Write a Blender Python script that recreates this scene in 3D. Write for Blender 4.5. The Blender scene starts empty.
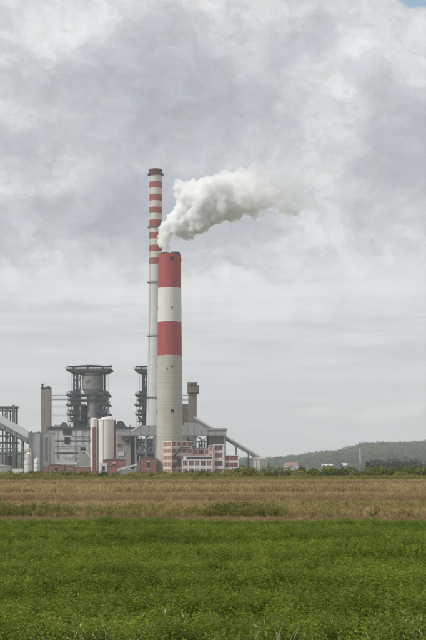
import bpy, bmesh, math, random
from mathutils import Vector, Matrix, noise as mnoise
random.seed(7)
SC = bpy.context.scene
COL = SC.collection
rad = math.radians

# ------------------------------------------------------------------ camera
EYE, FPX, HOR, CX = 1.8, 1300.0, 474.0, 213.0      # eye height (m), focal length / horizon / centre in photo pixels
cam_d = bpy.data.cameras.new('camera'); cam = bpy.data.objects.new('camera', cam_d); COL.objects.link(cam)
cam.location = (0, 0, EYE); cam.rotation_euler = (rad(90), 0, 0)
cam_d.sensor_width = 36; cam_d.lens = 36 * FPX / 640; cam_d.shift_y = (HOR - 320) / 640
cam_d.clip_start = 0.5; cam_d.clip_end = 30000
SC.camera = cam

# ------------------------------------------------------------------ render settings
SC.view_settings.view_transform = 'Standard'; SC.view_settings.look = 'None'
SC.view_settings.gamma = 1; SC.view_settings.exposure = 0.44
SC.view_settings.use_curve_mapping = False
SC.render.engine = 'CYCLES'
cy = SC.cycles
cy.use_denoising = True
cy.max_bounces = 24; cy.diffuse_bounces = 2; cy.glossy_bounces = 2; cy.transmission_bounces = 4
cy.volume_bounces = 24; cy.transparent_max_bounces = 16
cy.volume_step_rate = 1.0; cy.volume_max_steps = 256

# ------------------------------------------------------------------ world: overcast sky with broken cumulus
SUN = Vector((-0.86, -0.42, 0.80)).normalized()
class NT:
    """terse node building"""
    def __init__(s, tree): s.t = tree; s.n = tree.nodes; s.l = tree.links
    def node(s, kind, **kw):
        n = s.n.new(kind)
        for k, v in kw.items(): setattr(n, k, v)
        return n
    def put(s, sock, v):
        if isinstance(v, bpy.types.NodeSocket): s.l.new(v, sock)
        elif v is not None: sock.default_value = v
    def m(s, op, a, b=None, c=None, clamp=False):
        n = s.node('ShaderNodeMath', operation=op, use_clamp=clamp)
        s.put(n.inputs[0], a)
        if b is not None: s.put(n.inputs[1], b)
        if c is not None: s.put(n.inputs[2], c)
        return n.outputs[0]
    def sstep(s, v, lo, hi, a=0.0, b=1.0):
        n = s.node('ShaderNodeMapRange', interpolation_type='SMOOTHSTEP')
        s.put(n.inputs[0], v); s.put(n.inputs[1], lo); s.put(n.inputs[2], hi); s.put(n.inputs[3], a); s.put(n.inputs[4], b)
        return n.outputs[0]
    def noise(s, vec, scale, detail=4, rough=0.55, dist=0.0, lac=2.0, color=False):
        n = s.node('ShaderNodeTexNoise'); s.put(n.inputs['Vector'], vec)
        n.inputs['Scale'].default_value = scale; n.inputs['Detail'].default_value = detail
        n.inputs['Roughness'].default_value = rough; n.inputs['Distortion'].default_value = dist
        n.inputs['Lacunarity'].default_value = lac
        return n.outputs['Color'] if color else n.outputs[0]
    def mapping(s, vec, scale=(1, 1, 1), loc=(0, 0, 0)):
        n = s.node('ShaderNodeMapping'); s.put(n.inputs[0], vec)
        n.inputs['Scale'].default_value = scale; n.inputs['Location'].default_value = loc
        return n.outputs[0]
    def mix(s, f, a, b, blend='MIX'):
        n = s.node('ShaderNodeMix', data_type='RGBA', blend_type=blend)
        s.put(n.inputs[0], f); s.put(n.inputs[6], a); s.put(n.inputs[7], b)
        return n.outputs[2]
    def ramp(s, f, stops):
        n = s.node('ShaderNodeValToRGB'); s.put(n.inputs[0], f)
        e = n.color_ramp.elements
        while len(e) < len(stops): e.new(0.5)
        for i, (p, c) in enumerate(stops): e[i].position = p; e[i].color = c if len(c) == 4 else (*c, 1)
        return n.outputs[0]

world = bpy.data.worlds.new('World'); SC.world = world; world.use_nodes = True
wt = NT(world.node_tree); world.node_tree.nodes.clear()
def build_sky():
    t = wt
    geo = t.node('ShaderNodeTexCoord'); d = geo.outputs['Generated']
    sx = t.node('ShaderNodeSeparateXYZ'); t.put(sx.inputs[0], d)
    x, y, z = sx.outputs
    az = t.m('ARCTAN2', x, y)
    hyp = t.m('SQRT', t.m('ADD', t.m('MULTIPLY', x, x), t.m('MULTIPLY', y, y)))
    el = t.m('MINIMUM', t.m('DIVIDE', z, t.m('MAXIMUM', hyp, 0.02)), 4.0)
    # irregular warp of the cloud masses
    wv = t.node('ShaderNodeSeparateColor'); wcol = t.noise(t.mapping(d, (1, 1, 1.3)), 22, 5, 0.6, color=True); t.put(wv.inputs[0], wcol)
    U = t.m('ADD', az, t.m('MULTIPLY', t.m('SUBTRACT', wv.outputs[0], 0.5), 0.11))
    V = t.m('ADD', el, t.m('MULTIPLY', t.m('SUBTRACT', wv.outputs[1], 0.5), 0.085))
    def blob(px, py, rx, ry, amp, sharp=1.0, U=U, V=V):
        du = t.m('MULTIPLY', t.m('SUBTRACT', U, (px - CX) / FPX), FPX / rx)
        dv = t.m('MULTIPLY', t.m('SUBTRACT', V, (HOR - py) / FPX), FPX / ry)
        q = t.m('ADD', t.m('MULTIPLY', du, du), t.m('MULTIPLY', dv, dv))
        return t.m('MULTIPLY', t.m('EXPONENT', t.m('MULTIPLY', q, -sharp)), amp)
    def total(bl, raw=False):
        o = None
        for b in bl:
            v = blob(*b, 1.0, az, el) if raw else blob(b[0], b[1], b[2], b[3], b[4] * .84); o = v if o is None else t.m('ADD', o, v)
        return o
    # cloud thickness: noise everywhere, masses where the photograph shows them
    masses = total([(185, 105, 100, 56, .34), (85, 218, 150, 30, .40), (310, 36, 36, 22, .26), (135, 45, 36, 30, .20), (20, 180, 60, 10, -.12), (110, 168, 90, 10, -.1),
                    (400, 165, 60, 60, .28), (20, 150, 36, 20, .18), (235, 262, 44, 9, .22), (45, 82, 60, 12, .14), (255, 95, 50, 40, .14), (395, 105, 40, 26, .12),
                    (35, 40, 70, 34, -.26), (215, 8, 90, 14, -.20), (330, 95, 36, 46, -.22), (300, 225, 45, 18, -.22), (30, 115, 34, 9, -.16), (380, 40, 50, 20, -.1),
                    (150, 290, 260, 22, -.16), (360, 262, 120, 34, -.12)])
    warp = t.node('ShaderNodeVectorMath', operation='MULTIPLY_ADD'); wsub = t.node('ShaderNodeVectorMath', operation='SUBTRACT')
    t.put(wsub.inputs[0], wcol); wsub.inputs[1].default_value = (.5, .5, .5)
    t.put(warp.inputs[0], wsub.outputs[0]); warp.inputs[1].default_value = (.045, .045, .045); t.put(warp.inputs[2], d)
    dw = warp.outputs[0]
    def thick(vec):
        a = t.noise(t.mapping(vec, (1, 1, 1.35)), 13.0, 7, 0.66, .0)
        c = t.noise(t.mapping(vec, (1, 1, 1.25), (2.3, .7, .1)), 30.0, 4, .56)
        bil = t.m('SUBTRACT', .10, t.m('ABSOLUTE', t.m('SUBTRACT', c, .5)))
        return t.m('ADD', t.m('MULTIPLY', t.m('SUBTRACT', a, 0.5), 1.0), t.m('MULTIPLY', bil, 1.3))
    n0 = thick(dw)
    off = t.node('ShaderNodeVectorMath', operation='ADD'); t.put(off.inputs[0], dw); off.inputs[1].default_value = (-.009, 0, .014)
    n1 = thick(off.outputs[0])
    up = t.sstep(el, 0.12, 0.19)                                 # billowed clouds fade into flat layers low down
    H = t.m('ADD', t.m('MULTIPLY', n0, t.m('ADD', t.m('MULTIPLY', up, .92), .08)), masses)
    relief = t.m('MULTIPLY', t.m('SUBTRACT', n0, n1), t.m('MULTIPLY', t.m('ADD', up, .12), .58))
    streak = t.m('MULTIPLY', t.m('SUBTRACT', t.noise(t.mapping(d, (1, 1, 9)), 9.0, 6, 0.62), 0.5), t.m('MULTIPLY', t.m('SUBTRACT', 1.15, up), 0.55))
    Hs = t.m('ADD', t.m('ADD', H, streak), .34)
    cloud = t.ramp(Hs, [(0.0, (.63, .632, .632)), (.20, (.59, .594, .596)), (.30, (.545, .55, .556)), (.40, (.465, .473, .484)), (.54, (.40, .412, .432)), (.74, (.345, .36, .386)), (1.0, (.30, .316, .348))])
    cloud = t.mix(1.0, cloud, t.ramp(t.m('ADD', relief, 0.5), [(0, (.25, .25, .25)), (1, (.75, .75, .75))]), 'MULTIPLY')
    cloud = t.mix(1.0, cloud, (2, 2, 2, 1), 'MULTIPLY')
    # even pale grey towards the horizon
    low = t.sstep(el, -0.02, 0.165, 0.80, 0.0)
    cloud = t.mix(low, cloud, (.530, .542, .546, 1))
    # small fair-weather puffs low over the hills
    pn = t.noise(t.mapping(d, (1, 1, 1.8)), 60, 5, 0.6)
    def puff(bl, lo, hi): return t.sstep(t.m('ADD', total(bl, True), t.m('MULTIPLY', t.m('SUBTRACT', pn, .5), 1.1)), lo, hi)
    pf = puff([(318, 412, 20, 4.5, .60), (384, 413, 34, 8, .66), (412, 407, 16, 6, .45), (365, 419, 22, 5, .35)], .14, .62)
    cloud = t.mix(t.m('MULTIPLY', pf, .75), cloud, (.62, .61, .58, 1))
    # a gap showing blue sky
    sky = t.node('ShaderNodeTexSky', sky_type='NISHITA', sun_disc=False)
    sky.sun_elevation = math.asin(SUN.z); sky.sun_rotation = math.atan2(SUN.x, SUN.y) % (2 * math.pi)
    blue = t.mix(1.0, sky.outputs[0], (.12, .12, .12, 1), 'MULTIPLY')
    gap = t.sstep(t.m('SUBTRACT', total([(420, 2, 28, 14, 1.0)], True), t.m('MULTIPLY', n0, .4)), .35, .7)
    cover = t.m('SUBTRACT', 1.0, t.m('MAXIMUM', t.m('MULTIPLY', gap, .8), .04))
    col = t.mix(cover, blue, cloud)
    bg = t.node('ShaderNodeBackground'); t.put(bg.inputs[0], col); bg.inputs[1].default_value = 1.0
    out = t.node('ShaderNodeOutputWorld'); t.l.new(bg.outputs[0], out.inputs[0])
build_sky()
world.cycles.sampling_method = 'MANUAL'; world.cycles.sample_map_resolution = 512
cy.use_light_tree = False

sun_d = bpy.data.lights.new('sun', 'SUN'); sun_d.energy = 2.0; sun_d.angle = rad(8); sun_d.color = (1, .965, .91)
sun = bpy.data.objects.new('sun', sun_d); COL.objects.link(sun)
sun.rotation_euler = SUN.to_track_quat('Z', 'Y').to_euler(); sun.location = (-200, -100, 400)

# ------------------------------------------------------------------ materials
def new_mat(name):
    m = bpy.data.materials.new(name); m.use_nodes = True
    t = NT(m.node_tree); m.node_tree.nodes.clear()
    out = t.node('ShaderNodeOutputMaterial')
    return m, t, out
def surf(name, col, rough=.7, var=.25, scale=.25, streak=0.0, metal=0.0, dirt=None, bump=0.0, spec=.3, rings=0.0, sheets=0.0):
    """weathered plain material: broad blotches, rain streaks, optional pour rings / sheet seams"""
    m, t, out = new_mat(name)
    g = t.node('ShaderNodeNewGeometry'); p = g.outputs['Position']
    n = t.noise(p, scale, 5, .6)
    f = t.m('ADD', 1.0, t.m('MULTIPLY', t.m('SUBTRACT', n, .5), var * 2))
    if streak:
        s = t.noise(t.mapping(p, (1, 1, .06)), .9, 4, .6)
        f = t.m('MULTIPLY', f, t.m('ADD', 1.0, t.m('MULTIPLY', t.m('SUBTRACT', s, .5), streak * 2)))
    if rings:
        sp = t.node('ShaderNodeSeparateXYZ'); t.put(sp.inputs[0], p)
        zz = t.m('FRACT', t.m('MULTIPLY', sp.outputs[2], 1 / 2.6))
        line = t.sstep(t.m('ABSOLUTE', t.m('SUBTRACT', zz, .5)), .0, .09, 1 - rings, 1)
        lift = t.noise(t.mapping(p, (.02, .02, 1)), .38, 1, .5)
        f = t.m('MULTIPLY', t.m('MULTIPLY', f, line), t.m('ADD', 1.0, t.m('MULTIPLY', t.m('SUBTRACT', lift, .5), rings * 1.3)))
    if sheets:
        sp = t.node('ShaderNodeSeparateXYZ'); t.put(sp.inputs[0], p)
        for ax, w in ((0, 1.9), (2, 5.2)):
            zz = t.m('FRACT', t.m('MULTIPLY', sp.outputs[ax], 1 / w))
            f = t.m('MULTIPLY', f, t.sstep(t.m('ABSOLUTE', t.m('SUBTRACT', zz, .5)), .0, .07, 1 - sheets, 1))
    c = t.node('ShaderNodeMix', data_type='RGBA', blend_type='MULTIPLY'); c.inputs[0].default_value = 1
    c.inputs[6].default_value = (*col, 1); t.put(c.inputs[7], f); c = c.outputs[2]
    if dirt:
        dn = t.noise(t.mapping(p, (1, 1, .25)), .35, 6, .65)
        c = t.mix(t.sstep(dn, .52, .72, 0, dirt[1]), c, (*dirt[0], 1))
    b = t.node('ShaderNodeBsdfPrincipled'); t.put(b.inputs['Base Color'], c)
    b.inputs['Roughness'].default_value = rough; b.inputs['Metallic'].default_value = metal
    b.inputs['Specular IOR Level'].default_value = spec
    if bump:
        bn = t.node('ShaderNodeBump'); bn.inputs['Strength'].default_value = bump; bn.inputs['Distance'].default_value = .2
        t.put(bn.inputs['Height'], t.noise(p, scale * 6, 4, .6)); t.put(b.inputs['Normal'], bn.outputs[0])
    t.l.new(b.outputs[0], out.inputs[0])
    return m
RUST = ((.16, .09, .06), .5)
GRIME = ((.20, .18, .16), .45)
M = dict(
    concrete=surf('stack_concrete', (.465, .428, .380), .85, .14, .12, .24, rings=.20, dirt=((.36,.32,.28), .35)),
    concrete_white=surf('chimney_concrete', (.58, .58, .57), .85, .12, .1, .26, rings=.10),
    paint_red=surf('red_band_paint', (.345, .052, .052), .6, .14, .15, .22, dirt=((.36, .12, .10), .4)),
    paint_white=surf('white_band_paint', (.69, .665, .63), .6, .06, .15, .14, rings=.05),
    tall_red=surf('chimney_red_paint', (.34, .085, .065), .65, .12, .2, .2, dirt=((.40, .2, .17), .4)),
    tall_white=surf('chimney_white_paint', (.60, .565, .52), .65, .08, .2, .2),
    cap=surf('chimney_cap_dark_red', (.11, .04, .042), .7, .25, .4),
    dark_steel=surf('dark_steel', (.045, .050, .062), .6, .35, .3, dirt=RUST),
    mid_steel=surf('grey_steel', (.105, .113, .13), .55, .3, .3, dirt=RUST),
    blue_steel=surf('blue_grey_steel', (.30, .34, .40), .5, .25, .4),
    duct=surf('duct_sheeting', (.36, .36, .365), .5, .10, .12, .16, sheets=.16),
    duct_light=surf('pale_duct_sheeting', (.64, .64, .63), .5, .08, .2, .1),
    silver=surf('silver_lagging', (.55, .58, .61), .35, .2, .5, metal=.4),
    vessel=surf('boiler_casing', (.25, .24, .235), .65, .2, .12, .28, sheets=.12),
    brown_concrete=surf('brown_concrete', (.27, .225, .19), .85, .14, .12, .2, rings=.06),
    hall=surf('hall_cladding', (.58, .58, .56), .65, .10, .1, .25, dirt=GRIME, sheets=.08),
    hall_grey=surf('grey_wall', (.36, .35, .335), .75, .15, .15, .35, dirt=GRIME),
    white=surf('white_cladding', (.70, .715, .735), .55, .05, .15, .12, sheets=.07),
    silo=surf('cream_white_silo', (.78, .745, .70), .55, .04, .1, .10, rings=.05),
    silo_red=surf('silo_red_brown', (.22, .075, .07), .7, .18, .3, .2),
    brick=surf('red_brickwork', (.27, .12, .098), .85, .28, .5, .2, dirt=((.42, .3, .26), .3)),
    brick_dark=surf('dark_roofing', (.16, .10, .09), .85, .3, .5),
    pale_pink=surf('pale_pink_render', (.62, .49, .44), .8, .10, .3, .2),
    white_render=surf('white_render', (.68, .65, .64), .75, .08, .3, .15),
    glass_red=surf('red_brown_glazing', (.23, .085, .068), .28, .35, .9, spec=.5),
    glass_dark=surf('dark_red_glazing', (.12, .05, .045), .25, .35, .9, spec=.5),
    glass_tan=surf('tan_glazing', (.34, .20, .13), .32, .3, .9, spec=.5),
    dark=surf('opening_shade', (.018, .019, .022), .6, .3, .5),  # near-black: shade inside the stack openings put into the colour
    navy=surf('dark_blue_glazing', (.022, .027, .045), .25, .3, .8, spec=.5),
    tan=surf('tan_louvre', (.42, .33, .22), .7, .2, .5),
    tank_white=surf('tank_white_paint', (.70, .68, .66), .5, .06, .3, .2),
    tank_roof=surf('tank_roof_tan', (.47, .43, .37), .7, .15, .3),
    yellow=surf('yellowed_pipework', (.50, .40, .24), .6, .25, .6),
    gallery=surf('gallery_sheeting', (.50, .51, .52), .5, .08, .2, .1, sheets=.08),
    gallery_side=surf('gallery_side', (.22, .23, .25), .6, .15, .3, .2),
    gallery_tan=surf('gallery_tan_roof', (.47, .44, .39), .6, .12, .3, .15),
    roof_red=surf('red_tile_roof', (.34, .17, .13), .85, .2, .4),
    soil=surf('dry_soil', (.22, .155, .11), .95, .3, .6),
    earth=surf('earth_mound', (.26, .24, .20), .95, .25, .2),
)

# ------------------------------------------------------------------ mesh helpers
def tag(o, label=None, cat=None, group=None, kind=None):
    if label: o['label'] = label
    if cat: o['category'] = cat
    if group: o['group'] = group
    if kind: o['kind'] = kind
    return o
def X(px, Y): return (px - CX) * Y / FPX
def Z(py, Y): return EYE + (HOR - py) * Y / FPX
def thing(name, label, cat, loc, rz=0, group=None):
    o = bpy.data.objects.new(name, None); COL.objects.link(o)
    o.location = loc; o.rotation_euler = (0, 0, rz); o.empty_display_size = 2
    return tag(o, label, cat, group)
class MB:
    def __init__(s): s.v = []; s.f = []
    def add(s, v, f):
        k = len(s.v); s.v += [tuple(p) for p in v]; s.f += [tuple(i + k for i in q) for q in f]; return s
    def box(s, x0, x1, y0, y1, z0, z1):
        return s.add([(x0, y0, z0), (x1, y0, z0), (x1, y1, z0), (x0, y1, z0), (x0, y0, z1), (x1, y0, z1), (x1, y1, z1), (x0, y1, z1)],
                     [(0, 3, 2, 1), (4, 5, 6, 7), (0, 1, 5, 4), (1, 2, 6, 5), (2, 3, 7, 6), (3, 0, 4, 7)])
    def beam(s, p, q, w, h=None):
        h = h or w; p = Vector(p); q = Vector(q); a = (q - p).normalized()
        u = a.cross(Vector((0, 0, 1)))
        u = Vector((1, 0, 0)) if u.length < 1e-3 else u.normalized()
        n = u.cross(a).normalized(); u = u * w / 2; n = n * h / 2
        return s.add([p - u - n, p + u - n, p + u + n, p - u + n, q - u - n, q + u - n, q + u + n, q - u + n],
                     [(0, 3, 2, 1), (4, 5, 6, 7), (0, 1, 5, 4), (1, 2, 6, 5), (2, 3, 7, 6), (3, 0, 4, 7)])
    def tube(s, pts, r, n=10):
        pts = [Vector(p) for p in pts]; rings = []
        for i, p in enumerate(pts):
            a = (pts[min(i + 1, len(pts) - 1)] - pts[max(i - 1, 0)]).normalized()
            u = a.cross(Vector((.02, .013, 1)))
            u = u.normalized(); w = a.cross(u).normalized()
            rings.append([p + (u * math.cos(2 * math.pi * k / n) + w * math.sin(2 * math.pi * k / n)) * r for k in range(n)])
        v = [q for R in rings for q in R]; f = []
        for i in range(len(rings) - 1):
            for k in range(n): f.append((i * n + k, i * n + (k + 1) % n, (i + 1) * n + (k + 1) % n, (i + 1) * n + k))
        f.append(tuple(range(n))[::-1]); f.append(tuple((len(rings) - 1) * n + k for k in range(n)))
        return s.add(v, f)
    def lathe(s, cx, cyy, prof, n=32, cap=True):
        v = []; f = []
        for r, z in prof:
            for k in range(n):
                a = 2 * math.pi * k / n; v.append((cx + r * math.cos(a), cyy + r * math.sin(a), z))
        for i in range(len(prof) - 1):
            for k in range(n): f.append((i * n + k, i * n + (k + 1) % n, (i + 1) * n + (k + 1) % n, (i + 1) * n + k))
        if cap:
            f.append(tuple(range(n))[::-1]); f.append(tuple((len(prof) - 1) * n + k for k in range(n)))
        return s.add(v, f)
    def prism(s, poly, y0, y1):
        """outline in x,z pushed from y0 to y1"""
        n = len(poly)
        v = [(x, y0, z) for x, z in poly] + [(x, y1, z) for x, z in poly]
        f = [tuple(range(n)), tuple(range(2 * n - 1, n - 1, -1))] + [((k + 1) % n, k, n + k, n + (k + 1) % n) for k in range(n)]
        return s.add(v, f)
    def build(s, name, mat, parent=None, smooth=False, local=False, root=None):
        me = bpy.data.meshes.new(name)
        base = root or parent
        while base is not None and base.parent is not None: base = base.parent
        o = Vector((0, 0, 0)) if (local or base is None) else base.location
        me.from_pydata([(x - o.x, y - o.y, z - o.z) for x, y, z in s.v], [], s.f)
        bm = bmesh.new(); bm.from_mesh(me); bmesh.ops.recalc_face_normals(bm, faces=bm.faces); bm.to_mesh(me); bm.free()
        me.materials.append(mat)
        if smooth:
            for p in me.polygons: p.use_smooth = True
            me.set_sharp_from_angle(angle=rad(38))
        ob = bpy.data.objects.new(name, me); COL.objects.link(ob); ob.parent = parent
        return ob
def copy_tree(o, parent=None):
    c = o.copy(); COL.objects.link(c); c.parent = parent
    for ch in list(o.children): copy_tree(ch, c)
    return c
def pbox(mb, px0, px1, py0, py1, Y, depth):
    return mb.box(X(px0, Y), X(px1, Y), Y, Y + depth, Z(py1, Y) if py1 < 473 else 0, Z(py0, Y))

# ------------------------------------------------------------------ ground, field strips and hills
def veg(name, c1, c2, c3, scale=.35, trans=.35, rough=.6):
    """leaf / blade material; colour drifts from plant to plant"""
    m, t, out = new_mat(name)
    g = t.node('ShaderNodeNewGeometry'); p = g.outputs['Position']
    oi = t.node('ShaderNodeObjectInfo')
    n = t.noise(p, scale, 4, .6)
    n2 = t.noise(p, scale * 14, 2, .6)
    f = t.m('ADD', t.m('MULTIPLY', n, .8), t.m('ADD', t.m('MULTIPLY', n2, .45), t.m('MULTIPLY', oi.outputs['Random'], .35)))
    c = t.ramp(f, [(.42, c1), (.78, c2), (1.12 if False else 1.0, c3)])
    d = t.node('ShaderNodeBsdfPrincipled'); t.put(d.inputs['Base Color'], c); d.inputs['Roughness'].default_value = rough
    d.inputs['Specular IOR Level'].default_value = .25
    tr = t.node('ShaderNodeBsdfTranslucent'); t.put(tr.inputs[0], c)
    mx = t.node('ShaderNodeMixShader'); mx.inputs[0].default_value = trans
    t.l.new(d.outputs[0], mx.inputs[1]); t.l.new(tr.outputs[0], mx.inputs[2]); t.l.new(mx.outputs[0], out.inputs[0])
    return m
def ground_mat(name, c1, c2, scale):
    m, t, out = new_mat(name)
    g = t.node('ShaderNodeNewGeometry'); p = t.mapping(g.outputs['Position'], (.5, 1, 1))
    n = t.m('ADD', t.m('MULTIPLY', t.noise(p, scale, 6, .65), .6), t.m('MULTIPLY', t.noise(p, scale * 12, 4, .65), .4))
    b = t.node('ShaderNodeBsdfPrincipled'); t.put(b.inputs['Base Color'], t.ramp(n, [(.35, c1), (.65, c2)])); b.inputs['Roughness'].default_value = .95
    b.inputs['Specular IOR Level'].default_value = .1
    t.l.new(b.outputs[0], out.inputs[0]); return m
GM = dict(crop=ground_mat('crop_soil', (.022, .040, .009), (.035, .062, .013), .8),
          soil=ground_mat('field_soil', (.15, .10, .058), (.26, .185, .11), .5),
          stubble=ground_mat('stubble_soil', (.10, .07, .04), (.19, .135, .08), .2),
          far=ground_mat('rough_grassland', (.07, .085, .03), (.16, .15, .06), .05),
          hill=ground_mat('hill_ground', (.03, .045, .02), (.05, .065, .03), .01))
def sheet(name, x0, x1, y0, y1, z, mat, nx=1, ny=1):
    me = bpy.data.meshes.new(name)
    v = [(x0 + (x1 - x0) * i / nx, y0 + (y1 - y0) * j / ny, z) for j in range(ny + 1) for i in range(nx + 1)]
    f = [(j * (nx + 1) + i, j * (nx + 1) + i + 1, (j + 1) * (nx + 1) + i + 1, (j + 1) * (nx + 1) + i) for j in range(ny) for i in range(nx)]
    me.from_pydata(v, [], f); me.materials.append(mat)
    o = bpy.data.objects.new(name, me); COL.objects.link(o); o['kind'] = 'structure'
    return o
sheet('ground', -9000, 9000, -3000, 12000, 0, GM['far'], 6, 6)
sheet('crop_field', -60, 60, -12, 43, .006, GM['crop'])
sheet('stubble_field', -160, 160, 52, 262, .006, GM['stubble'])
sheet('field_track', -140, 140, 43, 52, .006, GM['soil'])

def ridge(x):
    """height of the wooded ridge (m) along x at about 3 km"""
    pts = [(-1500, 34), (-900, 30), (-490, 32), (-380, 30), (-200, 22), (60, 17), (130, 20), (200, 26), (270, 35), (320, 46), (350, 51), (410, 54), (492, 56), (700, 60), (1100, 66), (1700, 50)]
    for (a, za), (b, zb) in zip(pts, pts[1:]):
        if x <= b:
            u = max(0, min(1, (x - a) / (b - a))); return za + (zb - za) * u
    return pts[-1][1]
HS = 1.5
def hill_z(x, y):
    x, y = x / HS, y / HS
    u = max(0, min(1, (y - 1450) / 1550)); s = u * u * (3 - 2 * u)
    w = max(0, min(1, (3900 - y) / 800)); s *= w * w * (3 - 2 * w)
    return -.4 + HS * (s * (ridge(x * 3000 / max(y, 1)) + 7 * mnoise.noise((x / 160, y / 260, 0))) + 2 * s * mnoise.noise((x / 60, y / 60, 3)))
def hill():
    nx, ny = 120, 36; v = []; f = []
    for j in range(ny + 1):
        for i in range(nx + 1):
            x = HS * (-1700 + 3400 * i / nx); y = HS * (1440 + 2460 * j / ny); v.append((x, y, hill_z(x, y)))
    for j in range(ny):
        for i in range(nx): a = j * (nx + 1) + i; f.append((a, a + 1, a + nx + 2, a + nx + 1))
    me = bpy.data.meshes.new('hill'); me.from_pydata(v, [], f); me.materials.append(GM['hill'])
    for p in me.polygons: p.use_smooth = True
    o = bpy.data.objects.new('hill', me); COL.objects.link(o); o['kind'] = 'structure'
    return o
hill_o = hill()
def hill_part(y0, y1):
    me = hill_o.data; f = [tuple(p.vertices) for p in me.polygons if y0 * HS <= p.center.y <= y1 * HS]
    m2 = bpy.data.meshes.new('hill_part'); m2.from_pydata([tuple(v.co) for v in me.vertices], [], f); return m2

# ------------------------------------------------------------------ tall banded chimney
def chimney():
    Y = 1180; s = Y / FPX; cx = X(155.6, Y)
    th = thing('banded_chimney', 'very tall slender chimney with narrow red and white rings near its top', 'chimney', (cx, Y, 0))
    prof = [(9.9, 474), (9.6, 430), (8.4, 380), (7.5, 336), (6.9, 282), (6.55, 264.8), (6.4, 176)]
    def r_at(py):
        for (ra, ya), (rb, yb) in zip(prof, prof[1:]):
            if yb <= py <= ya: return (ra + (rb - ra) * (ya - py) / (ya - yb)) * s
        return prof[-1][0] * s
    mb = MB(); mb.lathe(cx, Y, [(r * s, Z(y, Y) if y < 474 else 0) for r, y in prof[:6]], 48); mb.build('shaft', M['concrete_white'], th, True)
    ys = [176 + 6.343 * k for k in range(15)]
    for k in range(14):
        mb = MB(); mb.lathe(cx, Y, [(r_at(ys[k + 1]), Z(ys[k + 1], Y)), (r_at(ys[k]), Z(ys[k], Y))], 48)
        mb.build('painted_ring', M['tall_red' if k % 2 else 'tall_white'], th, True)
    R = 6.5 * s
    mb = MB(); mb.lathe(cx, Y, [(R * .99, Z(176, Y)), (R * 1.02, Z(171.5, Y)), (R * 1.05, Z(171.3, Y)), (R * 1.05, Z(169.8, Y)), (R * .85, Z(169.8, Y)), (R * .83, Z(172, Y))], 48)
    cap = mb.build('cap', M['cap'], th, True)
    mb = MB(); mb.lathe(cx, Y, [(R * 1.0, Z(175.9, Y)), (R * 1.22, Z(175.4, Y)), (R * 1.24, Z(174.0, Y)), (R * 1.0, Z(173.9, Y))], 48, False)
    mb.build('cap_flange', M['cap'], cap)
    for py in (227.6, 282.8, 336.2, 397.7):
        r = r_at(py) ; z = Z(py, Y)
        mb = MB(); mb.lathe(cx, Y, [(r * .98, z - .5), (r + 1.3, z - .2), (r + 1.35, z), (r * .98, z)], 48, False)
        pl = mb.build('platform', M['mid_steel'], th)
        mb = MB()
        for k in range(24):
            a = 2 * math.pi * k / 24; c, d = math.cos(a), math.sin(a); b = 2 * math.pi * (k + 1) / 24
            mb.beam((cx + (r + 1.25) * c, Y + (r + 1.25) * d, z), (cx + (r + 1.25) * c, Y + (r + 1.25) * d, z + 1.2), .1)
            for h in (.65, 1.2): mb.beam((cx + (r + 1.25) * c, Y + (r + 1.25) * d, z + h), (cx + (r + 1.25) * math.cos(b), Y + (r + 1.25) * math.sin(b), z + h), .08)
        mb.build('railing', M['mid_steel'], pl)
    mb = MB()
    for dx in (-.3, .3): mb.beam((cx - 7.4 * s + dx, Y - 6 * s, 0), (cx - 4.8 * s + dx, Y - 4.5 * s, Z(176, Y)), .12)
    mb.build('ladder', M['mid_steel'], th)
chimney()

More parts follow.
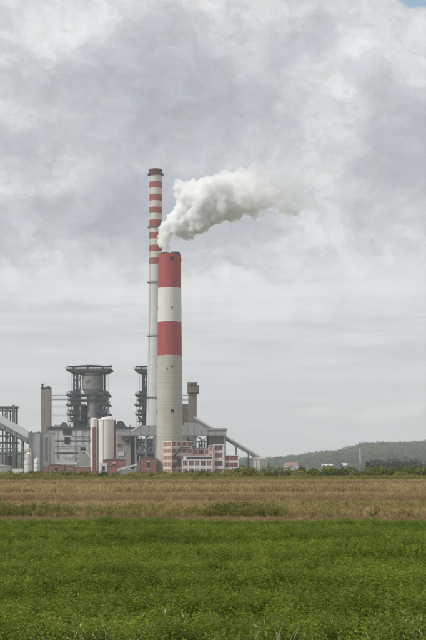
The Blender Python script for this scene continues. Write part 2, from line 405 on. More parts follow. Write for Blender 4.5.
# ------------------------------------------------------------------ wide stack with two flues
STK = (X(169.6, 1076), 1076.0)
def stack():
    cx, Y = STK; s = Y / FPX
    th = thing('flue_stack', 'thick concrete stack with broad red and white bands, smoke leaving its top', 'chimney', (cx, Y, 0))
    def r_at(z): return (13.6 - 2.3 * min(1, z / 183) ** .9) * s
    zs = [0, Z(356, Y), Z(322.5, Y), Z(288.7, Y), Z(255, Y)]
    names = [('shaft', 'concrete'), ('painted_band', 'paint_red'), ('painted_band', 'paint_white'), ('painted_band', 'paint_red')]
    for k in range(4):
        n = 10 if k == 0 else 4; a, b = zs[k], zs[k + 1]
        pr = [(r_at(a + (b - a) * i / n), a + (b - a) * i / n) for i in range(n + 1)]
        if k == 3: pr += [(r_at(b) - .8, b), (r_at(b) - .8, b - 2)]
        mb = MB(); mb.lathe(cx, Y, pr, 64); mb.build(names[k][0], M[names[k][1]], th, True)
    zt = zs[-1]
    mb = MB(); mb.lathe(cx, Y, [(r_at(zt) - .5, zt - .4), (r_at(zt) - .5, zt + .1)], 48); mb.build('roof_deck', M['dark_steel'], th)
    for dx, mt in ((-4.55, 'duct_light'), (4.5, 'mid_steel')):
        mb = MB(); r = 3.7
        mb.lathe(cx + dx, Y, [(r, zt), (r, zt + 1.4), (r + .35, zt + 1.4), (r + .35, zt + 2.3), (r - .3, zt + 2.3), (r - .3, zt)], 32)
        fl = mb.build('flue', M[mt], th, True)
        mb = MB(); mb.lathe(cx + dx, Y, [(r + .4, zt + .5), (r + .5, zt + .6), (r + .5, zt + 1.1), (r + .4, zt + 1.2)], 32, False); mb.build('flue_collar', M['dark_steel'], fl)
    # openings: framed dark panels with the inner shade painted on, four sides of the shaft
    for py, w, h in ((260.2, 3.2, 2.9), (308.8, 1.3, 1.4), (367.2, 1.4, 1.5), (411.6, 2.7, 2.9)):
        z = Z(py, Y); r = r_at(z)
        for k in range(4):
            a = rad(-77 + 90 * k); c = Vector((math.cos(a), math.sin(a), 0)); u = Vector((-math.sin(a), math.cos(a), 0)); o = Vector((cx, Y, z))
            def slab(mb, u0, u1, z0, z1, d0, d1):
                P = [o + u * uu + c * (r + dd) + Vector((0, 0, zz)) for dd in (d0, d1) for uu, zz in ((u0, z0), (u1, z0), (u1, z1), (u0, z1))]
                mb.add(P, [(0, 1, 2, 3), (7, 6, 5, 4), (0, 4, 5, 1), (1, 5, 6, 2), (2, 6, 7, 3), (3, 7, 4, 0)])
            mb = MB(); slab(mb, -w / 2, w / 2, -h / 2, h / 2, -.8, .04); op = mb.build('opening_shade_panel', M['dark'], th)
            mb = MB(); e = .22
            slab(mb, -w / 2 - e, -w / 2, -h / 2 - e, h / 2 + e, -.8, .25); slab(mb, w / 2, w / 2 + e, -h / 2 - e, h / 2 + e, -.8, .25)
            slab(mb, -w / 2, w / 2, -h / 2 - e, -h / 2, -.8, .25); slab(mb, -w / 2, w / 2, h / 2, h / 2 + e, -.8, .25)
            mb.build('opening_frame', M['paint_red' if py < 262 else 'concrete'], op)
    # aviation lights on little brackets
    for a in (20, 140, 260):
        c = Vector((math.cos(rad(a)), math.sin(rad(a)), 0)); r = r_at(Z(369, Y)); p = Vector((cx, Y, Z(369.5, Y))) + c * r
        mb = MB(); mb.box(p.x - .45, p.x + .45, p.y - .45, p.y + .45, p.z - .4, p.z + .6); mb.build('warning_light', M['dark_steel'], th)
stack()

# ------------------------------------------------------------------ boiler towers
def boiler(cx, Y):
    s = 1215 / FPX
    th = thing('boiler_tower', 'x', 'boiler tower', (cx, Y, 44))
    zt = lambda py: Z(py, 1215)
    rng = random.Random(3)
    # dished canopy
    mb = MB(); n = 8; W = 22 * s; D = 7; top = zt(364.9)
    prof = [(-1, .1), (-.8, -.5), (-.45, .15), (0, .75), (.45, .3), (.8, -.35), (1, .35)]
    poly = [(cx + a * W, top - 1.5 + b * .9 + .35) for a, b in prof] + [(cx + a * W, top - 1.8 + b * .55 - .35 * (1 - a * a)) for a, b in prof[::-1]]
    mb.prism(poly, Y - D, Y + D); cn = mb.build('canopy', M['dark_steel'], th)
    for dx in (-15, -2, 12):
        for dy in (-5, 5):
            mb = MB(); mb.beam((cx + dx, Y + dy, zt(369)), (cx + dx, Y + dy, top - 1.8), .9); mb.build('canopy_post', M['dark_steel'], cn)
    # head platform with tapering underside
    zb, zu = zt(373.8), zt(368.8)
    mb = MB(); mb.prism([(cx - 22.5 * s, zt(369.8)), (cx - 22.5 * s, zt(371)), (cx - 17 * s, zb), (cx + 16 * s, zb), (cx + 22.5 * s, zt(370.6)), (cx + 22.5 * s, zt(369.6))], Y - 15, Y + 15)
    hp = mb.build('head_platform', M['dark_steel'], th)
    mb = MB()
    for k in range(19):
        x = cx + (-23 + 46 * k / 18) * s; mb.beam((x, Y - 15.3, zt(369.8)), (x, Y - 15.3, zu), .18)
    for h in (.45, 1): mb.beam((cx - 23 * s, Y - 15.3, zt(369.8) + (zu - zt(369.8)) * h), (cx + 24 * s, Y - 15.3, zt(369.8) + (zu - zt(369.8)) * h), .2)
    mb.build('railing', M['mid_steel'], hp)
    mb = MB(); mb.box(cx - 14 * s, cx + 15 * s, Y - 15.6, Y - 15, zt(371.6), zt(370.3)); mb.build('lighter_fascia', M['mid_steel'], hp)
    # casing: wide drum, hopper cone, narrow drum
    mb = MB(); vx = cx + 2.9 * s
    mb.lathe(vx, Y - 7, [(9.8 * s, zt(390)), (9.8 * s, zt(374.5))], 40); ve = mb.build('drum', M['vessel'], th, True)
    mb = MB(); mb.lathe(vx + .4, Y - 7, [(5.9 * s, zt(397.5)), (9.79 * s, zt(390))], 40); mb.build('hopper', M['vessel'], th, True)
    mb = MB(); mb.lathe(vx + .8, Y - 7, [(5.8 * s, 40), (5.8 * s, zt(397.5))], 40); mb.build('lower_drum', M['vessel'], th, True)
    mb = MB(); mb.lathe(vx, Y - 7, [(9.9 * s, zt(376.6)), (10.2 * s, zt(376.5)), (10.2 * s, zt(375)), (9.9 * s, zt(374.9))], 40, False); mb.build('drum_ring', M['dark_steel'], ve)
    mb = MB(); mb.beam((vx - 6, Y - 7 - 9.8 * s, zt(383.5)), (vx - 1, Y - 7.3 - 9.8 * s, zt(381.2)), .5); mb.build('stiffener', M['dark_steel'], ve)
    # columns
    colx = [-14.4 * s, -10.6 * s, 13.6 * s]
    for dx in colx:
        for dy in (-12.5, 12.5):
            mb = MB(); w = 1.7 if dx != colx[1] else 1.1
            mb.beam((cx + dx, Y + dy, 43), (cx + dx, Y + dy, zb), w); mb.build('column', M['dark_steel'], th)
    for dx0, dx1, z0, z1 in ((colx[0], colx[1], 394, 386), (colx[0], colx[1], 384, 376)):
        for dy in (-12.5, 12.5):
            mb = MB(); mb.beam((cx + dx0, Y + dy, zt(z0)), (cx + dx1, Y + dy, zt(z1)), .7); mb.build('brace', M['mid_steel'], th)
            mb = MB(); mb.beam((cx + dx0, Y + dy, zt(z1)), (cx + dx1, Y + dy, zt(z1)), .7); mb.build('brace', M['mid_steel'], th)
    # hanging rods
    for dx in (-20, -17.5, 16, 18.2, 19.5):
        mb = MB(); mb.beam((cx + dx * s, Y - 9, zt(393)), (cx + dx * s, Y - 9, zt(371)), .22); mb.build('hanger_rod', M['mid_steel'], th)
    # floors, ducts, pipes
    for k, (py, a, b) in enumerate(((395.2, -22, 21), (400.2, -20, 18), (405.2, -22.5, 21.5), (414.2, -22, 21.5), (421.0, -20, 19))):
        z = zt(py)
        mb = MB()
        if k < 2: mb.box(cx + a * s, cx + b * s, Y - 14, Y + 14, z - .9, z)
        else: mb.box(cx + a * s, cx - 3.2 * s, Y - 14, Y + 14, z - .9, z); mb.box(cx + 10.4 * s, cx + b * s, Y - 14, Y + 14, z - .9, z); mb.box(cx - 3.2 * s, cx + 10.4 * s, Y, Y + 14, z - .9, z)
        dk = mb.build('deck', M['dark_steel'], th)
        mb = MB()
        for xa, xb in (((a, b),) if k < 2 else ((a, -3.2), (10.4, b))):
            mb = MB(); nn = max(6, int((xb - xa) / 2))
            for i in range(nn + 1): x = cx + (xa + (xb - xa) * i / nn) * s; mb.beam((x, Y - 13.9, z), (x, Y - 13.9, z + 1.3), .12)
            for h in (.7, 1.3): mb.beam((cx + xa * s, Y - 13.9, z + h), (cx + xb * s, Y - 13.9, z + h), .14)
            mb.build('railing', M['mid_steel'], dk)
        # open stair flights and posts at the ends
        for side in (-1, 1):
            for q in (17.5, 20.2):
                mb = MB(); mb.beam((cx + side * q * s, Y - 13, z - 7), (cx + side * q * s, Y - 13, z + 3.5), .35); mb.build('post', M['mid_steel'], th)
            mb = MB(); xa, xb = (14.5, 20) if k % 2 else (20, 14.5)
            mb.beam((cx + side * xa * s, Y - 13.2, z - 6.4), (cx + side * xb * s, Y - 13.2, z - .4), .9, .45); mb.build('stair_flight', M['blue_steel'], th)
            mb = MB(); mb.box(cx + side * 12 * s - 2.2, cx + side * 12 * s + 2.2, Y - 11, Y - 4, z + .01, z + rng.uniform(2, 4.5)); mb.build('fan_housing', M[rng.choice(['dark_steel', 'mid_steel', 'blue_steel'])], th)
        for side in (-1, 1):
            for dx, r, dz in ((rng.uniform(14.5, 17.5), rng.uniform(1.1, 1.8), 1.8), (rng.uniform(10, 12.5), rng.uniform(.9, 1.5), 4.4), (rng.uniform(17, 20), rng.uniform(.5, .8), 3.2)):
                mb = MB(); xx = cx + side * dx * s
                mb.tube([(xx, Y - 13 + rng.uniform(0, 3), z + dz), (xx, Y + 12, z + dz)], r, 16)
                mb.build('duct', M[rng.choice(['dark_steel', 'dark_steel', 'mid_steel'])], th, True)
            mb = MB(); xx = cx + side * rng.uniform(15, 19) * s
            q = rng.uniform(-10, -4)
            mb.tube([(xx, Y + q, z - 5), (xx, Y + q, z + 1.5), (xx - side * .5, Y + q, z + 3), (xx - side * 4, Y + q, z + 3.6), (xx - side * 8, Y + q, z + 3.4)], .55, 8)
            mb.build('pipe', M[rng.choice(['mid_steel', 'blue_steel', 'dark_steel'])], th, True)
    for i in range(64):
        side = -1 if i % 5 < 3 else 1
        x = cx + side * rng.uniform(7.5, 15) * s; q = Y - rng.uniform(7, 13.4); z0 = rng.uniform(44, 68); z1 = z0 + rng.uniform(5, 14)
        mb = MB(); mb.tube([(x, q, z0), (x, q, min(z1, 79)), (x + rng.uniform(-3, 3), q + .5, min(z1 + 1.5, 80))], rng.uniform(.25, .7), 8)
        mb.build('pipe', M[rng.choice(['dark_steel', 'mid_steel', 'blue_steel', 'dark_steel'])], th, True)
    for i in range(9):
        x = cx + rng.choice([-1, -1, 1]) * rng.uniform(7, 17) * s; z0 = rng.choice([zt(421), zt(414.2), zt(405.2), zt(427)]); w = rng.uniform(1.5, 3.2)
        mb = MB(); q = Y - rng.uniform(8, 12); mb.box(x - w, x + w, q - 1.5, q + 2, z0, z0 + rng.uniform(2, 4.5))
        mb.build('equipment_cabinet', M[rng.choice(['dark_steel', 'mid_steel', 'dark_steel'])], th)
    for z0, z1 in ((414, 405.2), (405, 395.2), (421, 414.2), (428, 421)):
        for xa, xb in ((-14.4, -7), (8, 13.6)):
            for sw in (0, 1):
                mb = MB(); p, q = (xa, xb) if sw else (xb, xa); mb.beam((cx + p * s, Y - 12.5, zt(z0)), (cx + q * s, Y - 12.5, zt(z1)), .55); mb.build('brace', M['dark_steel'], th)
    # dark enclosure behind the pipework
    mb = MB(); mb.box(cx - 15 * s, cx + 8 * s, Y + 2, Y + 9, 42, zt(405)); mb.build('boiler_wall', M['dark_steel'], th)
    return th
b1 = boiler(X(89.8, 1215), 1215)
b1['label'] = 'open dark steel boiler tower with a big grey drum, behind the white silo'
b2 = copy_tree(b1); b2.location.x = X(157.8, 1215)
b2['label'] = 'dark steel boiler tower mostly hidden behind the tall slender chimney'
b1['group'] = b2['group'] = 'twin boiler towers'

# ------------------------------------------------------------------ concrete stair towers with walkways
def stair_towers():
    Y = 1205
    th = thing('stair_tower', 'plain brown concrete stair tower joined by walkways to the boiler tower', 'tower', (X(45.6, Y), Y, 0), 0, 'concrete stair towers')
    mb = MB(); pbox(mb, 40.9, 50.3, 387.6, 480, Y, 9); mb.build('shaft', M['brown_concrete'], th)
    mb = MB(); pbox(mb, 41.3, 43, 383.6, 387.6, Y + 1, 3); mb.build('roof_hatch', M['dark_steel'], th)
    mb = MB(); pbox(mb, 46.6, 49.2, 386.0, 387.6, Y + 1, 5); mb.build('roof_hatch', M['mid_steel'], th)
    mb = MB(); mb.tube([(X(45, Y), Y + 4, Z(387.6, Y)), (X(45, Y), Y + 4, Z(380.5, Y))], .16, 6); mb.build('mast', M['mid_steel'], th)
    mb = MB(); pbox(mb, 40.6, 50.6, 387.5, 388.9, Y - .4, .39); mb.build('parapet', M['dark_steel'], th)
    mb = MB(); pbox(mb, 46.4, 48.2, 389.3, 391, Y - .15, .14); mb.build('louvre', M['tan'], th)
    for py in (395.2, 399.5, 406.8, 415.5):
        z = Z(py, Y); mb = MB(); x0, x1 = X(50.3, Y), X(70, Y)
        mb.box(x0, x1, Y + 1, Y + 3, z - .5, z)
        w = mb.build('walkway', M['mid_steel'], th)
        mb = MB()
        for k in range(10): x = x0 + (x1 - x0) * (k + .5) / 10; mb.beam((x, Y + 1.05, z), (x, Y + 1.05, z + 1.2), .09)
        mb.beam((x0, Y + 1.05, z + 1.2), (x1, Y + 1.05, z + 1.2), .12); mb.build('railing', M['mid_steel'], w)
    th = thing('stair_tower', 'brown concrete tower with a wider box-shaped head, beside the thick banded stack', 'tower', (X(192.4, Y), Y, 0), 0, 'concrete stair towers')
    mb = MB(); pbox(mb, 188.2, 196.6, 392.7, 480, Y, 9); mb.build('shaft', M['brown_concrete'], th)
    mb = MB(); pbox(mb, 188.6, 198.8, 386.2, 393, Y - 2.2, 13); hd = mb.build('head', M['brown_concrete'], th)
    mb = MB(); pbox(mb, 187.2, 190.4, 382.4, 393.6, Y - 1, 10); mb.build('lift_shaft', M['brown_concrete'], th)
    mb = MB(); pbox(mb, 188.4, 199.0, 385.2, 386.2, Y - 2.5, 13.6); mb.build('head_roof', M['dark_steel'], hd)
    mb = MB(); pbox(mb, 188.4, 199.0, 392.2, 393.4, Y - 2.5, .3); mb.build('head_sill', M['dark_steel'], hd)
    mb = MB(); pbox(mb, 190.6, 197, 382.6, 385.2, Y + .5, 7); mb.build('plant_room', M['mid_steel'], hd)
    mb = MB(); mb.tube([(X(196.5, Y), Y + 2, Z(386, Y)), (X(196.5, Y), Y + 2, Z(380.8, Y))], .16, 6); mb.build('mast', M['mid_steel'], th)
    mb = MB(); pbox(mb, 182, 188.1, 404.2, 480, Y + 1, 8); mb.build('lower_block', M['brown_concrete'], th)
    for py in (395.0, 399.6):
        z = Z(py, Y); mb = MB(); mb.box(X(176, Y), X(188.2, Y), Y + 1, Y + 3, z - .5, z); w = mb.build('walkway', M['mid_steel'], th)
        mb = MB(); mb.beam((X(176, Y), Y + 1.05, z + 1.2), (X(188.2, Y), Y + 1.05, z + 1.2), .12); mb.build('railing', M['mid_steel'], w)
stair_towers()

# ------------------------------------------------------------------ boiler hall
def hall():
    Y = 1168
    th = thing('boiler_hall', 'long pale grey hall with dark bands below the drum boiler tower', 'building', (X(70, Y), Y, 0))
    x0, x1 = X(49.7, Y), X(134, Y)
    mb = MB(); mb.box(x0, x1, Y, Y + 75, 0, Z(429.6, Y)); mb.build('wall', M['hall'], th)
    mb = MB(); pbox(mb, 47.5, 136, 427.2, 429.6, Y - 1, 77); mb.build('roof', M['dark_steel'], th)
    mb = MB(); pbox(mb, 54, 60, 424.8, 427.2, Y + 3, 10); mb.build('roof_house', M['hall_grey'], th)
    mb = MB()
    pts = [(X(60.3, Y) + (X(66.5, Y) - X(60.3, Y)) * (0.5 - .5 * math.cos(math.pi * k / 8)), Z(427.2, Y) + 4.6 * math.sin(math.pi * k / 8)) for k in range(9)]
    mb.prism(pts, Y + 2, Y + 12); mb.build('roof_vent', M['mid_steel'], th)
    for a, b, c, d, mt, nm in ((54, 90.4, 440.2, 441.6, 'dark_steel', 'string_band'), (54, 78, 452.4, 454, 'dark_steel', 'string_band'), (63.2, 71.5, 429.8, 434.8, 'navy', 'window'), (64.6, 69.8, 437.4, 444, 'navy', 'window'),
                               (50, 54, 430, 434, 'hall_grey', 'pilaster'), (50.2, 53, 434, 470, 'hall_grey', 'pilaster')):
        mb = MB(); pbox(mb, a, b, c, d, Y - .35, .34)
        w = mb.build(nm, M[mt], th)
        if nm == 'window':
            mb = MB()
            for k in range(5): x = a + (b - a) * k / 4; mb.beam((X(x, Y), Y - .45, Z(d, Y)), (X(x, Y), Y - .45, Z(c, Y)), .22)
            for k in range(3): z = Z(c, Y) + (Z(d, Y) - Z(c, Y)) * k / 2; mb.beam((X(a, Y), Y - .45, z), (X(b, Y), Y - .45, z), .22)
            mb.build('window_frame', M['dark_steel'], w)
    # downpipes
    for px in (57, 75, 82, 88, 119, 124):
        mb = MB(); mb.tube([(X(px, Y), Y - .5, 0), (X(px, Y), Y - .5, Z(430, Y))], .25, 6); mb.build('downpipe', M['hall_grey'], th)
    # small blue-grey bridge on legs at the front
    th2 = thing('pipe_bridge', 'dark blue pipe bridge jutting out from the pale grey hall', 'pipe bridge', (X(82, 1150), 1150, 0)); Y = 1150
    mb = MB(); pbox(mb, 76.8, 86, 444.8, 447.6, Y, 4); mb.build('bridge_deck', M['blue_steel'], th2)
    for px in (80.5, 82.2):
        mb = MB(); mb.beam((X(px, Y), Y + 2, 0), (X(px, Y), Y + 2, Z(447, Y)), .8); mb.build('leg', M['mid_steel'], th2)
    mb = MB(); pbox(mb, 81, 85.6, 447.7, 450.5, Y + .5, 3); mb.build('valve_box', M['navy'], th2)
    # pale lean-to shed with round-backed roof
    th3 = thing('arched_shed', 'pale shed with a white rounded roof beside the base of the white silo', 'shed', (X(84, 1140), 1140, 0)); Y = 1140
    pts = [(X(79.5, Y), 0), (X(79.5, Y), Z(453.5, Y)), (X(82, Y), Z(452.2, Y)), (X(84.5, Y), Z(452.4, Y)), (X(87.5, Y), Z(454.6, Y)), (X(90.5, Y), Z(458.5, Y)), (X(94, Y), Z(465, Y)), (X(94, Y), 0)]
    mb = MB(); mb.prism(pts, Y, Y + 22); mb.build('gable', M['hall_grey'], th3)
    mb = MB()
    for (xa, za), (xb, zb) in zip(pts[2:6], pts[3:7]): mb.prism([(xa, za + .05), (xb, zb + .05), (xb + .5, zb + 1.2), (xa + .4, za + 1.2)], Y - .6, Y + 22.5)
    mb.build('roof', M['duct_light'], th3)
    # low annex with a sloping apron at the hall foot
    th4 = thing('hall_annex', 'low pale annex with one slanted end in front of the grey hall', 'building', (X(66, 1146), 1146, 0)); Y = 1146
    mb = MB(); mb.prism([(X(54.5, Y), 0), (X(54.5, Y), Z(455, Y)), (X(58, Y), Z(462, Y)), (X(77, Y), Z(462.4, Y)), (X(77, Y), 0)], Y, Y + 15); mb.build('wall', M['hall'], th4)
    mb = MB(); pbox(mb, 56.5, 78, 463.4, 464.6, Y - .5, .49); mb.build('cornice', M['duct_light'], th4)
hall()
def plant_detail():
    hall_o = [o for o in bpy.data.objects if o.name == 'boiler_hall'][0]; Y = 1168; rg = random.Random(9)
    for px in (52, 57.5, 70, 74, 79, 83, 87, 126, 130):
        w = rg.uniform(.7, 1.6); mb = MB(); pbox(mb, px - w / 2, px + w / 2, 427.2 - rg.uniform(1, 2.6), 427.2, Y + rg.uniform(2, 9), 3); mb.build('roof_ventilator', M[rg.choice(['mid_steel', 'hall_grey', 'dark_steel'])], hall_o)
    for i in range(16):
        a = rg.uniform(54, 88); w = rg.uniform(2, 5); c = rg.choice([430.5, 435.5, 442.2, 447.5, 455, 459]); d = c + rg.uniform(2.2, 4.6)
        if a < 73 and a + w > 62 and c < 445: continue
        mb = MB(); pbox(mb, a, min(a + w, 90), c, d, Y - .12, .11 - .001 * i); mb.build('wall_panel', M[rg.choice(['hall', 'hall_grey', 'duct', 'white'])], hall_o)
    for py, a, b in ((446.8, 54, 77), (436.4, 72, 90), (457.2, 62, 80)):
        mb = MB(); mb.tube([(X(a, Y), Y - .9, Z(py, Y)), (X(b, Y), Y - .9, Z(py, Y)), (X(b, Y) + .1, Y - .9, Z(py, Y) - 5)], .28, 8); mb.build('wall_pipe', M[rg.choice(['mid_steel', 'dark_steel'])], hall_o, True)
    mb = MB()
    for k in range(40):
        x = X(48, Y) + (X(135, Y) - X(48, Y)) * k / 39; mb.beam((x, Y - .8, Z(427.2, Y)), (x, Y - .8, Z(427.2, Y) + 1.2), .1)
    mb.beam((X(48, Y), Y - .8, Z(427.2, Y) + 1.2), (X(135, Y), Y - .8, Z(427.2, Y) + 1.2), .12); mb.build('roof_railing', M['mid_steel'], hall_o)
plant_detail()

# ------------------------------------------------------------------ white silo with stair turret
def silo():
    Y = 1090; s = Y / FPX; cx = X(106.15, Y); r = 8.85 * s
    th = thing('storage_silo', 'tall cream-white round silo with a shallow pointed roof', 'silo', (cx, Y, 0))
    mb = MB(); mb.lathe(cx, Y, [(r, 0), (r, Z(420.4, Y))], 48); mb.build('shell', M['silo'], th, True)
    mb = MB(); mb.lathe(cx, Y, [(r + .25, Z(420.6, Y)), (r + .25, Z(419.9, Y)), (r * .5, Z(417.9, Y)), (.4, Z(416.6, Y))], 48); rf = mb.build('roof', M['silo'], th, False)
    mb = MB(); mb.lathe(cx, Y, [(.7, Z(417, Y)), (.7, Z(415.9, Y))], 12); mb.build('roof_vent', M['mid_steel'], rf)
    mb = MB(); a = rad(-18); px, py = cx + r * math.cos(a), Y + r * math.sin(a); mb.box(px - .5, px + 1.1, py - 1, py + 3, 0, Z(420.6, Y)); mb.build('cable_shaft', M['silo_red'], th)
    for k in range(7):
        z = 5 + k * 5.6; mb = MB(); mb.lathe(cx, Y, [(r, z - .12), (r + .07, z - .1), (r + .07, z + .1), (r, z + .12)], 48, False); mb.build('hoop', M['silo'], th)
    mb = MB()
    for k in range(28):
        a = 2 * math.pi * k / 28; b = a + 2 * math.pi / 28; zz = Z(419.9, Y); q = r + .1
        mb.beam((cx + q * math.cos(a), Y + q * math.sin(a), zz), (cx + q * math.cos(a), Y + q * math.sin(a), zz + 1.1), .07)
        mb.beam((cx + q * math.cos(a), Y + q * math.sin(a), zz + 1.1), (cx + q * math.cos(b), Y + q * math.sin(b), zz + 1.1), .07)
    mb.build('railing', M['mid_steel'], rf)
    mb = MB(); mb.tube([(cx - 2, Y - r * 1.0, 2), (cx - 2, Y - r * 1.0, Z(421, Y)), (cx - 1.6, Y - r * .8, Z(419, Y))], .16, 8); mb.build('filling_pipe', M['hall_grey'], th, True)
    th = thing('stair_turret', 'narrow white turret with a red-brown strip, attached to the white silo', 'tower', (X(94, Y), Y, 0))
    mb = MB(); c2 = X(94.2, Y); r2 = 3.45 * s; mb.lathe(c2, Y - 3, [(r2, 0), (r2, Z(427, Y))], 32); mb.build('shaft', M['silo'], th, True)
    mb = MB(); mb.lathe(c2, Y - 3, [(r2 + .15, Z(427.4, Y)), (r2 + .15, Z(419.2, Y)), (r2 * .5, Z(418.3, Y))], 32); mb.build('head', M['silo'], th, True)
    mb = MB(); mb.box(X(93.1, Y), X(96.6, Y), Y - 3 - r2 - .3, Y - 3 - r2 + 1.3, 0, Z(427.2, Y)); st = mb.build('stair_strip', M['silo_red'], th)
    mb = MB(); pbox(mb, 90.8, 98.8, 470.6, 480, Y - 12, 4); mb.build('plinth', M['brick'], th)
silo()

# ------------------------------------------------------------------ left white building, tanks
def west_side():
    Y = 1085
    th = thing('white_plant_building', 'white sheet-clad building with a tan louvre strip beside the coal conveyor', 'building', (X(40, Y), Y, 0))
    mb = MB(); pbox(mb, 28.6, 51.6, 433.6, 480, Y, 24); mb.build('wall', M['white'], th)
    mb = MB(); pbox(mb, 28, 52.1, 432.7, 433.6, Y - .5, 25); mb.build('roof_edge', M['blue_steel'], th)
    mb = MB(); pbox(mb, 40.2, 43.2, 433.6, 480, Y - .3, .29); mb.build('recess_panel', M['blue_steel'], th)
    mb = MB(); pbox(mb, 43.2, 44.2, 433.8, 480, Y - .5, .49); mb.build('pilaster', M['white'], th)
    mb = MB(); pbox(mb, 45.1, 47.7, 437.4, 461.5, Y - .2, .19); lv = mb.build('louvre_strip', M['tan'], th)
    for k in range(5):
        y = 439 + k * 4.6; mb = MB(); pbox(mb, 45.3, 47.5, y, y + 1.5, Y - .4, .18); mb.build('louvre', M['hall_grey'], lv)
    cx = X(36.6, Y); mb = MB(); mb.lathe(cx, Y - 1, [(3.6 * .835, 0), (3.6 * .835, Z(434, Y))], 32); mb.build('round_turret', M['white'], th, True)
    mb = MB(); pbox(mb, 49.8, 50.8, 434, 480, Y - .6, .59); mb.build('downpipe', M['hall_grey'], th)
    for k in range(9):
        px = 29.2 + k * 1.15 if k < 3 else 41 + (k - 3) * 1.75
        mb = MB(); mb.box(X(px, Y) - .09, X(px, Y) + .09, Y - .62, Y - .51, 0, Z(434, Y)); mb.build('rib', M['hall_grey'], th)
    for px, w, h in ((31, 1.2, 1.6), (38.5, 2, 1.2), (46, 1, 2.2)):
        mb = MB(); pbox(mb, px - w / 2, px + w / 2, 432.7 - h, 432.7, Y + 4, 3); mb.build('roof_unit', M['mid_steel'], th)
    Y = 1050
    for a, b, top, lab in ((24.3, 31.8, 449, 'larger white upright tank with yellowed pipework on its top'), (33.9, 39.4, 457.6, 'smaller white upright tank beside the larger pipe-topped one')):
        r = (b - a) / 2 * Y / FPX; cx = X((a + b) / 2, Y); big = a < 30
        th = thing('upright_tank', lab, 'tank', (cx, Y, 0), 0, 'white upright tanks')
        mb = MB(); zt = Z(top + (5 if big else 2.2), Y); mb.lathe(cx, Y, [(r, 0), (r, zt), (r * .75, zt + .9), (r * .2, zt + 1.4)], 32); mb.build('shell', M['tank_white'], th, True)
        for k in range(3):
            z = zt * (.25 + .27 * k); mb = MB(); mb.lathe(cx, Y, [(r, z - .12), (r + .12, z - .1), (r + .12, z + .1), (r, z + .12)], 32, False); mb.build('hoop', M['hall_grey'], th)
        if big:
            mb = MB(); mb.tube([(cx - 1, Y - 1, zt), (cx - 1, Y - 1, zt + 3), (cx - .2, Y - 1, zt + 4.2), (cx + 1.6, Y - 1, zt + 4.2), (cx + 2.4, Y - 1, zt + 3), (cx + 2.6, Y - 1.4, zt - 9)], .6, 10); mb.build('pipe', M['yellow'], th, True)
            mb = MB(); mb.box(cx - 2.6, cx + .4, Y - 1.8, Y + 1, zt + .6, zt + 2.2); mb.build('blower', M['yellow'], th)
            mb = MB(); mb.tube([(cx - 2.2, Y - 2, zt - 5), (cx - 2.2, Y - 2, zt + 1), (cx - 1.2, Y - 2, zt + 2.2)], .45, 8); mb.build('pipe', M['yellow'], th, True)
        else:
            mb = MB(); mb.tube([(cx - .6, Y, zt + .8), (cx - .6, Y, zt + 2.6)], .35, 8); mb.build('vent_pipe', M['tank_white'], th, True)
        mb = MB()
        for dx in (-.25, .25): mb.beam((cx + dx + r * .5, Y - r * .95, 0), (cx + dx + r * .5, Y - r * .95, zt), .09)
        for k in range(int(zt / .9)): mb.beam((cx - .25 + r * .5, Y - r * .95, .5 + k * .9), (cx + .25 + r * .5, Y - r * .95, .5 + k * .9), .07)
        mb.build('ladder', M['hall_grey'], th)
west_side()

def gallery(name, label, p0, p1, w, hw, hr, mats, cat='conveyor', supports=(), open_at=None):
    """inclined conveyor gallery: side walls, steep roof; p0/p1 = floor centre line ends"""
    p0, p1 = Vector(p0), Vector(p1)
    th = thing(name, label, cat, (p0.x, p0.y, 0))
    a = (p1 - p0).normalized(); side = Vector((a.y, -a.x, 0)).normalized()
    if side.y > 0: side = -side
    side *= w / 2; up = Vector((0, 0, 1))
    def run(sec, nm, mt, u0=0, u1=1, par=th):
        A, B = p0.lerp(p1, u0), p0.lerp(p1, u1)
        n = len(sec); v = [A + side * q + up * h for q, h in sec] + [B + side * q + up * h for q, h in sec]
        mb = MB(); mb.add(v, [tuple(range(n)), tuple(range(2 * n - 1, n - 1, -1))] + [((k + 1) % n, k, n + k, n + (k + 1) % n) for k in range(n)])
        return mb.build(nm, mt, par)
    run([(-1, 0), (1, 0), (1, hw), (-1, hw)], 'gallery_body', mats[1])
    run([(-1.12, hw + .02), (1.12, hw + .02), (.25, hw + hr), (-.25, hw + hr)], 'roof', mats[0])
    L = (p1 - p0).length; n = max(4, int(L / 5))
    for k in range(n + 1):
        u = k / n * .996; run([(1.005, -.3), (1.05, -.3), (1.05, hw), (1.005, hw)], 'rib', mats[2], u, min(1, u + .35 / L))
    run([(-1.04, -.55), (1.04, -.55), (1.04, -.02), (-1.04, -.02)], 'floor_truss', mats[2])
    for u in supports:
        q = p0.lerp(p1, u)
        for sg in (-1, 1):
            mb = MB(); mb.beam((q.x, q.y + sg * w * .9, 0), (q.x, q.y + sg * w * .4, q.z - .5), 1.0); mb.build('trestle_leg', mats[2], th)
        mb = MB()
        for k in range(max(1, int(q.z / 7))):
            z = 4 + 7 * k; mb.beam((q.x, q.y - w * .85, z), (q.x, q.y + w * .7, min(z + 6, q.z)), .4)
        mb.build('trestle_brace', mats[2], th)
    return th
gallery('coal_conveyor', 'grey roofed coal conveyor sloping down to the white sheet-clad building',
        (X(-30, 1062), 1064, Z(411, 1062)), (X(28.2, 1062), 1064, Z(443.6, 1062)), 9, 4.2, 6.2, (M['gallery'], M['gallery_side'], M['dark_steel']), supports=(.12, .9))
